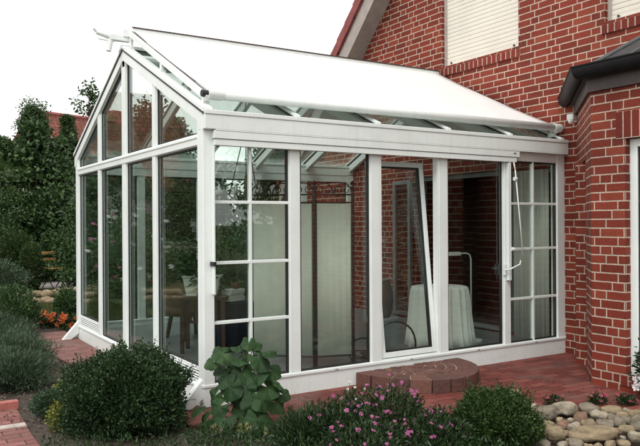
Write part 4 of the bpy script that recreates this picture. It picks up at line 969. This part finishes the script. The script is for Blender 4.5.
# (right, up, toward camera, radius, facing, old?)
LV = [(-0.19, 0.53, 0.08, 0.10, 0.35, 0), (0.13, 0.47, 0.10, 0.105, 0.45, 0), (0.03, 0.60, 0.06, 0.065, 0.3, 0), (0.09, 0.58, 0.02, 0.06, 0.25, 0), (-0.06, 0.57, 0.03, 0.07, 0.3, 0), (-0.20, 0.40, 0.02, 0.09, 0.5, 0), (-0.11, 0.27, 0.17, 0.12, 0.75, 0), (0.19, 0.27, 0.10, 0.115, 0.6, 0),
      (-0.16, 0.06, 0.22, 0.10, 0.6, 0), (0.12, 0.05, 0.24, 0.115, 0.7, 0), (-0.37, 0.11, 0.10, 0.075, 0.6, 0), (0.08, 0.16, 0.20, 0.115, 0.8, 0), (-0.24, 0.20, 0.08, 0.09, 0.6, 0), (0.24, 0.14, 0.06, 0.09, 0.5, 0), (-0.03, 0.37, 0.12, 0.10, 0.7, 0), (0.05, 0.42, -0.05, 0.09, 0.4, 0), (-0.10, 0.44, -0.04, 0.09, 0.4, 0),
      (0.22, 0.38, 0.02, 0.085, 0.4, 0), (0.0, 0.10, 0.12, 0.10, 0.6, 0), (0.20, 0.02, 0.15, 0.09, 0.6, 0), (-0.30, 0.03, 0.15, 0.085, 0.6, 0), (0.30, 0.20, 0.02, 0.07, 0.4, 0), (-0.20, 0.0, 0.29, 0.05, 0.9, 1), (0.02, -0.02, 0.31, 0.065, 0.9, 1), (0.21, -0.03, 0.33, 0.055, 0.8, 1), (-0.06, 0.17, 0.05, 0.09, 0.5, 0),
      (0.10, 0.36, 0.13, 0.09, 0.55, 0), (-0.15, 0.34, 0.12, 0.085, 0.5, 0), (0.02, 0.27, 0.17, 0.09, 0.7, 0), (0.15, 0.19, 0.17, 0.09, 0.6, 0), (-0.04, 0.48, 0.10, 0.08, 0.45, 0), (-0.20, 0.14, 0.16, 0.085, 0.55, 0), (0.03, 0.05, 0.22, 0.085, 0.6, 0), (0.26, 0.30, 0.08, 0.075, 0.5, 0), (-0.26, 0.46, 0.06, 0.07, 0.35, 0), (0.20, 0.53, 0.05, 0.065, 0.3, 0)]
for i, (r_, h_, c_, s_, fc, old) in enumerate(LV):
    p = RT * r_ - FW * c_ + Vector((0, 0, max(0.03, h_ + 0.02)))
    nz = (-FW * (fc + 0.15) + Vector((0, 0, 1.05 - fc)) + RT * (r_ * 1.2) + Vector((random.uniform(-.45, .45), random.uniform(-.45, .45), random.uniform(-.1, .35)))).normalized()
    od = (RT * (r_ + random.uniform(-.05, .05)) * 1.6 - FW * (c_ + 0.05) - Vector((0, 0, 0.12 + 0.15 * fc))); od = (od - nz * od.dot(nz)).normalized(); sd = nz.cross(od)
    o = bpy.data.objects.new('leaf', round_leaf(s_ * random.uniform(0.85, 1.08), i)); COL.objects.link(o); o.parent = hp
    o.data.materials.append(M['oldleaf'] if old else M['bigleaf'])
    j = p - od * s_ * 0.25
    o.matrix_basis = Matrix(((od.x, sd.x, nz.x, j.x), (od.y, sd.y, nz.y, j.y), (od.z, sd.z, nz.z, j.z), (0, 0, 0, 1)))
    if old: o['label'] = 'small yellowing lower leaf'
    MB().tube([(0, 0, max(0.02, h_ - 0.16)), (j.x * 0.55, j.y * 0.55, max(0.03, h_ - 0.03)), tuple(j)], 0.0042, 5).build('leaf_stalk', M['stemgreen'], hp, smooth=True)

# pink flowering plants
fm = [blossom(M['pink'], 0.0150, k) for k in range(4)]; fw = [blossom(M['petalwhite'], 0.015, 30 + k) for k in range(2)]
def flower_plant(name, loc, r, h, nleaf, nfl, meshes, label, seed, group=None, leaf=0.035, mat=None, size=1.0):
    t = empty(name, loc, 0, label, 'flowering plant', group)
    P, D = mound(nleaf, r, r, h * 0.62, h * 0.30, 0.28, 0.22, seed)
    leaf_mesh(P, D * 0.5 + rdir(len(P)) * 0.7 + np.array([0, 0, 0.5]), leaf * rng.uniform(0.6, 1.4, len(P)), leaf * 0.34, 'foliage', mat or M['flowerleaf'], t)
    Pf, Df = mound(nfl * 3, r * 1.02, r * 1.02, h * 0.70, h * 0.32, 0.10, 0.22, seed)
    keep = [i for i in range(len(Pf)) if Df[i] @ np.array([-FW.x, -FW.y, 0.5]) > -0.1][:nfl]
    spots = [tuple(Pf[i] + np.array([0, 0, 0.02])) for i in keep]
    mb = MB()
    for p in spots: mb.tube([(p[0] * 0.35, p[1] * 0.35, 0.0), (p[0] * 0.8, p[1] * 0.8, p[2] * 0.6), p], 0.0022, 4)
    mb.build('stem', M['stemgreen'], t)
    add_flowers(t, spots, meshes); return t
flower_plant('pink_mallow', away(388, 5.15), 0.30, 0.36, 4200, 62, fm, 'bushy plant full of pink flowers below the brick step', 21)
flower_plant('pink_mallow', away(338, 5.0), 0.26, 0.31, 3400, 24, fm, 'sparser pink flowered plant left of the fullest one', 22)
flower_plant('pink_mallow', away(436, 4.85), 0.22, 0.27, 3000, 18, fm, 'pink flowered plant touching the smaller box bush', 23)
flower_plant('white_mallow', away(352, 5.45), 0.12, 0.30, 500, 9, fw, 'small plant with cream white flowers at the paving edge', 24)
flower_plant('pink_mallow', away(365, 4.72), 0.28, 0.22, 3300, 22, fm, 'low pink flowered plant nearest the bottom edge', 25)
spiky('dark_perennial', away(305, 5.0), 0.26, 0.22, 1500, M['flowerleaf'], 'dark leafy plant without flowers right of the big leaved plant', None, 26, blade=0.10, cat='plant', wid=0.016)
# dark ground cover along the bottom of the bed
P = []; 
for k in range(14000):
    px, dd = rng.uniform(-60, 520), rng.uniform(4.25, 5.25)
    if px < 40 or (px < 75 and dd < 4.7): continue
    if dd > 4.85 and (px > 420 or px < 185): continue
    p = away(px, dd); P.append((p.x, p.y, max(0.0, rng.uniform(-0.02, 0.11) * (1.1 - abs(dd - 4.7)))))
P = np.array(P); leaf_mesh(P, rdir(len(P)) * 0.7 + np.array([0, 0, 0.7]), 0.038 * rng.uniform(.5, 1.4, len(P)), 0.011, 'ground_cover', M['box'])
tag(bpy.data.objects['ground_cover'], 'dark low ground cover along the front of the flower bed', 'ground cover', None, 'stuff')
# stone-edge flowers
fr = [blossom(M['rose'], 0.016, 50 + k) for k in range(3)]
for i, (px, dd, lab) in enumerate(((553, 5.95, 'small red pink flowers behind the pale boulder'), (597, 6.02, 'small pink flowers in the middle of the stone edge'), (625, 5.98, 'small deep pink flowers nearest the bay corner'))):
    flower_plant('dwarf_pinks', away(px, dd), 0.075, 0.085, 420, 7, fr, lab, 60 + i, 'dwarf pinks along the stone edge', leaf=0.028)
# white flowering pot plant by the bay window
wp = empty('potted_plant', (3.33, -1.88, 0.0), 0, 'trailing pot plant with white flowers on the bay window ledge', 'pot plant')
MB().lathe([(0.06, 0.0), (0.09, 0.13), (0.095, 0.15), (0.08, 0.15)], (0, 0, 0), 20).build('pot', M['black'], wp, smooth=False)
P, D = mound(900, 0.10, 0.14, 0.24, 0.24, 0.35, 0.25, 71, low=0.05); leaf_mesh(P, D + rdir(len(P)), 0.045, 0.02, 'foliage', M['flowerleaf'], wp)
add_flowers(wp, [(random.uniform(-.13, -0.05), random.uniform(-.08, .13), random.uniform(.10, .20)) for _ in range(22)], [blossom(M['petalwhite'], 0.030, 80 + k) for k in range(3)])

# lavender clumps beside the side path
GL = 'lavender clumps beside the side path'
for i, (x, y, r_, h_, lab) in enumerate(((-1.22, 1.75, 0.36, 0.36, 'grey green lavender clump nearest the garden path'), (-1.62, 2.15, 0.45, 0.42, 'grey green lavender clump cut by the left edge of the photo'), (-1.10, 2.55, 0.40, 0.42, 'grey green lavender clump second along the side path'), (-1.02, 3.45, 0.38, 0.40, 'grey green lavender clump third along the side path'),
        (-0.98, 4.4, 0.36, 0.40, 'grey green lavender clump farthest along the side path'), (-1.6, 3.3, 0.5, 0.50, 'grey green lavender clump behind the one at the left edge'), (-1.45, 4.6, 0.45, 0.45, 'grey green lavender clump in the back row by the left edge'))):
    spiky('lavender_bush', (x, y, 0), r_, h_, 2600, M['lav'], lab, GL, 31 + i, blade=0.17)
bush('thyme_cushion', (-1.08, 0.50, 0), 0.20, 0.20, 0.20, 6500, 0.020, M['thyme'], 'low green herb cushion beside the garden path', 'herb', None, 41, depth=0.2)
for i, (x, y, lab) in enumerate(((-0.98, 0.80, 'yellow blooms behind the herb cushion'), (-1.16, 0.06, 'yellow blooms in front of the herb cushion'))):
    t = empty('yellow_stonecrop', (x, y, 0), 0, lab, 'flowering plant', 'yellow stonecrop beside the garden path')
    P, D = mound(560, 0.08, 0.08, 0.13, 0.07, 0.30, 0.15, 45 + i); leaf_mesh(P, D + rdir(len(P)), 0.024, 0.016, 'blooms', M['yellowgreen'], t)
    P, D = mound(300, 0.08, 0.08, 0.10, 0.04, 0.3, 0.3, 47 + i); leaf_mesh(P, D + rdir(len(P)), 0.024, 0.012, 'foliage', M['thyme'], t)
# standing edging bricks and pale course on the garden path
for i in range(5):
    mb = MB(); x0 = -2.42 + i * 0.225; mb.box(x0, x0 + 0.21, 0.90 - i * 0.004, 0.985 - i * 0.004, -0.02, 0.055)
    tag(mb.build('edging_brick', M['stepred'] if 'stepred' in M else plain('edging_red', (0.34, 0.11, 0.09), 0.8, 0.2, 12, bump=0.4), bevel=0.006), 'red edging brick standing along the end of the garden path', 'brick', 'edging bricks along the path end')
mb = MB(); [mb.box(-2.6 + k * 0.21, -2.6 + k * 0.21 + 0.20, 0.27, 0.36, -0.01, 0.006) for k in range(6)]
tag(mb.build('path_course', plain('pale_brick', (0.42, 0.36, 0.32), 0.85, 0.2, 10, bump=0.3), bevel=0.003), kind='structure')

# soil clods, fallen leaves and pebbles on the bed near the path
r0 = np.random.default_rng(5); n = 2600
P = np.stack([r0.uniform(-2.2, -0.4, n), r0.uniform(0.1, 5.0, n), np.full(n, -0.02)], 1); P[:, 2] += r0.uniform(0, 0.02, n)
leaf_mesh(P, rdir(n) * np.array([1, 1, 0.3]), 0.03 * r0.uniform(.4, 1.3, n), 0.018, 'leaf_litter', leafmat('litter', [(0.05, (0.04, 0.028, 0.02)), (0.5, (0.10, 0.075, 0.05)), (1.0, (0.24, 0.19, 0.13))], 0.8, 0.0, 5)); tag(bpy.data.objects['leaf_litter'], 'dry leaf litter on the soil beside the side path', 'leaf litter', None, 'stuff')
n = 260; P = np.stack([r0.uniform(-0.1, 3.4, n), r0.uniform(-1.7, -0.05, n), np.full(n, 0.003)], 1); P = P[P[:, 1] > -0.75 * P[:, 0] - 0.5]
leaf_mesh(P, rdir(len(P)) * np.array([1, 1, 0.08]), 0.022 * r0.uniform(.4, 1.4, len(P)), 0.012, 'fallen_leaves', bpy.data.materials['litter']); tag(bpy.data.objects['fallen_leaves'], 'small dry leaves scattered on the red brick paving', 'fallen leaves', None, 'stuff')
# grass: the small lawn behind the flowers
n = 26000; P = np.stack([r0.uniform(-4.5, 1.6, n), r0.uniform(5.9, 8.9, n), np.full(n, -0.03)], 1)
leaf_mesh(P, rdir(n) * 0.45 + np.array([0, 0, 1.0]), 0.09 * r0.uniform(.5, 1.4, n), 0.010, 'grass', M['grassblade']); tag(bpy.data.objects['grass'], 'short dry grass of the small lawn behind the flowers', 'grass', None, 'stuff')

# orange flowers at the back corner post
fo_ = [blossom(M['orange'], 0.040, 90 + k, 6) for k in range(3)]
for i, (px_, d_, lab) in enumerate(((70, 10.6, 'orange flowers with grassy leaves at the back corner post'), (58, 10.9, 'orange flowers in the middle of the orange patch'), (45, 10.8, 'orange flowers at the left end of the orange patch'))):
    flower_plant('orange_daylily', away(px_, d_), 0.17, 0.17, 420, 16, fo_, lab, 91 + i, 'orange flowers', leaf=0.07)
bush('garden_shrub', away(9, 10.0), 0.40, 0.45, 0.66, 7000, 0.045, M['shrub'], 'dark rounded shrub at the left edge above the lavender', 'shrub', None, 51, depth=0.25, bump=0.2)
bush('garden_shrub', away(66, 12.0), 0.20, 0.25, 0.46, 2600, 0.045, M['shrub'], 'small dark shrub in front of the low stone wall', 'shrub', None, 52, depth=0.3, bump=0.2)
bush('garden_shrub', away(30, 17.0), 0.26, 0.3, 1.10, 4200, 0.06, M['tree_mid'], 'light green clipped shrub left of the garden chair', 'shrub', None, 53, depth=0.2, bump=0.1)
bush('garden_shrub', away(16, 18.4), 0.55, 0.5, 1.40, 6000, 0.08, M['tree_mid'], 'broad light green shrub under the dark trees', 'shrub', None, 54, depth=0.35, bump=0.25)
bush('garden_shrub', away(58, 19.6), 0.7, 0.5, 1.35, 6000, 0.08, M['shrub'], 'tall loose shrub behind the garden chair', 'shrub', None, 55, depth=0.35, bump=0.3)
bush('garden_shrub', away(-4, 15.0), 0.7, 0.6, 0.75, 6000, 0.06, M['lav'], 'grey green shrub at the left edge below the dark trees', 'shrub', None, 56, depth=0.3, bump=0.3)
for i, (x, y) in enumerate(((2.3, 7.6), (3.6, 7.2), (2.2, 9.6), (4.6, 8.6))):
    bush('garden_shrub', (x, y, 0), 0.75, 0.6, 1.25, 6000, 0.07, M['shrub'], ('dark shrub close behind the glass, left of the folding screen', 'dark shrub close behind the glass, hidden by the folding screen', 'dark shrub behind the gable corner', 'dark shrub behind the house corner')[i], 'shrub', None, 120 + i, depth=0.35, bump=0.3)
ft = flower_plant('pot_flowers', away(75, 18.0), 0.22, 0.55, 700, 26, [blossom(M['petalwhite'], 0.05, 101), blossom(M['pink'], 0.05, 102)], 'pink and white flowers beside the garden chair', 103, leaf=0.07)

# slatted garden chair on the gravel
gc = empty('garden_chair', away(55, 17.4), R(-62), 'folding garden chair with yellow wooden slats on the gravel terrace', 'chair')
for z in (0.68, 0.84): MB().box(-0.27, -0.25, -0.24, 0.24, z - 0.035, z + 0.035).build('back_slat', M['teak'], gc, bevel=0.006)
mb = MB(); [mb.box(-0.20 + k * 0.08, -0.14 + k * 0.08, -0.22, 0.22, 0.46, 0.48) for k in range(5)]; mb.build('seat', M['teak'], gc, bevel=0.004)
for y in (-0.22, 0.22):
    mb = MB(); mb.tube([(-0.28, y, 1.0), (-0.18, y, 0.46), (0.20, y, 0.0)], 0.013, 6); mb.build('frame', M['black'], gc)
    mb = MB(); mb.tube([(0.20, y * .95, 0.46), (-0.22, y * .95, 0.0)], 0.013, 6); mb.build('leg', M['black'], gc)

# ================================================================== TREES
GT = 'trees round the garden'
tree('garden_tree', away(34, 21.0), 5.0, 1.45, 0.3, 42000, 0.072, M['tree'], 'dark tree with a tall pointed crown at the left of the photo', 'tree', GT, 95, 0.62, 0.11, 3, 0.20)
tree('garden_tree', away(2, 20.0), 3.9, 1.4, 0.2, 34000, 0.072, M['tree'], 'dark spreading tree at the left edge of the photo', 'tree', GT, 80, 0.45, 0.12, 4, 0.20)
tree('garden_tree', away(63, 21.5), 3.45, 1.25, 0.2, 34000, 0.072, M['tree'], 'dark broad tree in front of the red tiled roof', 'tree', GT, 80, 0.5, 0.12, 5, 0.20)
tree('garden_tree', away(68, 24.5), 5.2, 0.55, 2.0, 7500, 0.10, M['tree_mid'], 'green tree standing against the red tiled roof', 'tree', GT, 34, 0.45, 0.09, 6, 0.32)
tree('garden_tree', away(90, 26.0), 6.7, 0.62, 5.75, 480, 0.15, M['tree'], 'tall thin tree showing leaves above the gable slope', 'tree', GT, 14, 0.3, 0.035, 7, 0.33)
tree('garden_tree', away(-30, 11.5), 3.35, 0.62, 1.9, 2600, 0.12, M['tree_mid'], 'pale green young tree reaching in at the left edge', 'tree', GT, 26, 0.3, 0.05, 8, 0.34)
# row beyond the conservatory, seen through its glass
tp1 = tree('garden_tree', (1.6, 16.2, 0), 4.3, 1.6, 0.2, 12000, 0.15, M['tree'], 'dark hedge tree behind the gable end glass', 'tree', GT, 60, 0.4, 0.12, 11, 0.28)
tp2 = tree('garden_tree', (4.6, 15.0, 0), 5.0, 1.7, 0.3, 12000, 0.15, M['tree_mid'], 'green tree behind the middle of the conservatory', 'tree', GT, 60, 0.4, 0.12, 12, 0.28)
def again(src, x, y, rz, s, lab):
    c = copy_tree(src); c.location = (x, y, 0); c.rotation_euler = (0, 0, rz); c.scale = (s, s, s * random.uniform(.92, 1.08)); c['label'] = lab; return c
again(tp1, 6.4, 18.0, 1.2, 1.1, 'dark hedge tree behind the corner window, left of the next dark one')
again(tp2, 8.6, 14.2, 2.1, 0.95, 'green tree behind the second window of the front')
again(tp1, 3.2, 19.5, 2.9, 1.0, 'dark hedge tree in the second row behind the gable end')
for i, (x, y) in enumerate(((2.2, 12.6), (3.6, 11.8), (5.2, 11.6))): again(tp1, x, y, 1.7 * i + .4, 0.60, ('left', 'middle', 'right')[i] + 'most of three low dark shrubby trees close behind the conservatory')
again(tp1, 11.0, 19.0, 4.0, 1.2, 'dark hedge tree farthest right behind the house')
# garden mirrored in the gable glass and the front glass
again(tp1, -2.9, 12.8, 0.5, 0.86, 'dark shrubby tree mirrored in the gable glass')
again(tp2, -5.4, 13.2, 1.5, 0.80, 'green shrubby tree mirrored in the gable glass')
again(tp1, -8.0, 12.4, 2.5, 0.84, 'dark shrubby tree left of the mirrored ones')
again(tp1, -10.5, 10.0, 3.5, 1.1, 'dark tree far left of the garden')
for i, (x, y, s) in enumerate(((4.5, -15.5, 1.3), (8.5, -14.0, 1.2), (1.0, -17.0, 1.35), (12.0, -11.0, 1.2), (-3.5, -18.0, 1.3), (15, -16, 1.5))):
    again((tp1, tp2)[i % 2], x, y, i * 1.1, s, ('first', 'second', 'third', 'fourth', 'fifth', 'sixth')[i] + ' tree of the row facing the front glass')
wf = bush('white_rose', (-2.6, 10.8, 0), 0.9, 0.6, 1.7, 5000, 0.07, M['shrub'], 'tall shrub with white blooms mirrored in the gable glass', 'shrub', None, 57, depth=0.4, bump=0.3)
add_flowers(wf, [tuple(p) for p in mound(60, 0.95, 0.65, 1.0, 0.9, 0.1, 0.3, 58)[0]], [blossom(M['petalwhite'], 0.06, 110), blossom(M['pink'], 0.05, 111)])

# ================================================================== NEIGHBOUR HOUSES
M['ntile'] = brick_wall('neighbour_roof_tile', (0.12, 0.036, 0.025), (0.18, 0.052, 0.035), (0.23, 0.085, 0.055), (0.045, 0.02, 0.016), row=0.26, joint=0.018, wild=False, unit=0.055)
def neighbour(loc, rz, w_, d_, eave, ridge, label):
    t = empty('neighbour_house', loc, rz, label, 'house', 'neighbouring houses')
    mb = MB(); mb.box(-w_ / 2, w_ / 2, -d_ / 2, d_ / 2, -0.05, eave); mb.prism([(-d_ / 2 + .01, eave), (d_ / 2 - .01, eave), (0, ridge - 0.15)], lambda u, v, d: (d, u, v), -w_ / 2 + .01, w_ / 2 - .01); mb.build('wall', M['plaster'], t)
    s = (ridge - eave) / (d_ / 2)
    for sg in (-1, 1):
        mb = MB(); y0 = sg * (d_ / 2 + 0.4); z0 = eave - 0.4 * s
        mb.prism([(y0, z0), (0, ridge), (0, ridge + 0.14), (y0, z0 + 0.14)], lambda u, v, d: (d, u, v), -w_ / 2 - 0.3, w_ / 2 + 0.3); mb.build('roof', M['ntile'], t)
    MB().tube([(-w_ / 2 - .3, 0, ridge + .14), (w_ / 2 + .3, 0, ridge + .14)], 0.11, 8).build('ridge_tiles', M['tile_edge'], t)
    mb = MB(); mb.box(w_ * 0.18, w_ * 0.18 + 0.6, 0.5, 1.1, ridge - 1.0, ridge + 0.8); mb.build('chimney', M['brick'], t)
    for x in (-w_ * .3, 0, w_ * .3):
        f = ring(MB(), x - 0.55, x + 0.55, 0.9, 2.1, 0.08, -d_ / 2 - 0.03, -d_ / 2 + 0.05, lambda a, d, z: (a, d, z)).build('window', WH, t)
        MB().box(x - 0.5, x + 0.5, -d_ / 2 - 0.02, -d_ / 2 - 0.01, 0.95, 2.05).build('pane', M['gasket'], f)
    return t
neighbour((6.3, 27.0, 0), R(20), 6.0, 8.0, 3.4, 6.10, 'red roofed house behind the dark trees on the left')
neighbour((-6.2, 19.5, 0), R(8), 10.0, 7.0, 2.9, 6.0, 'red roofed house mirrored in the upper gable panes')
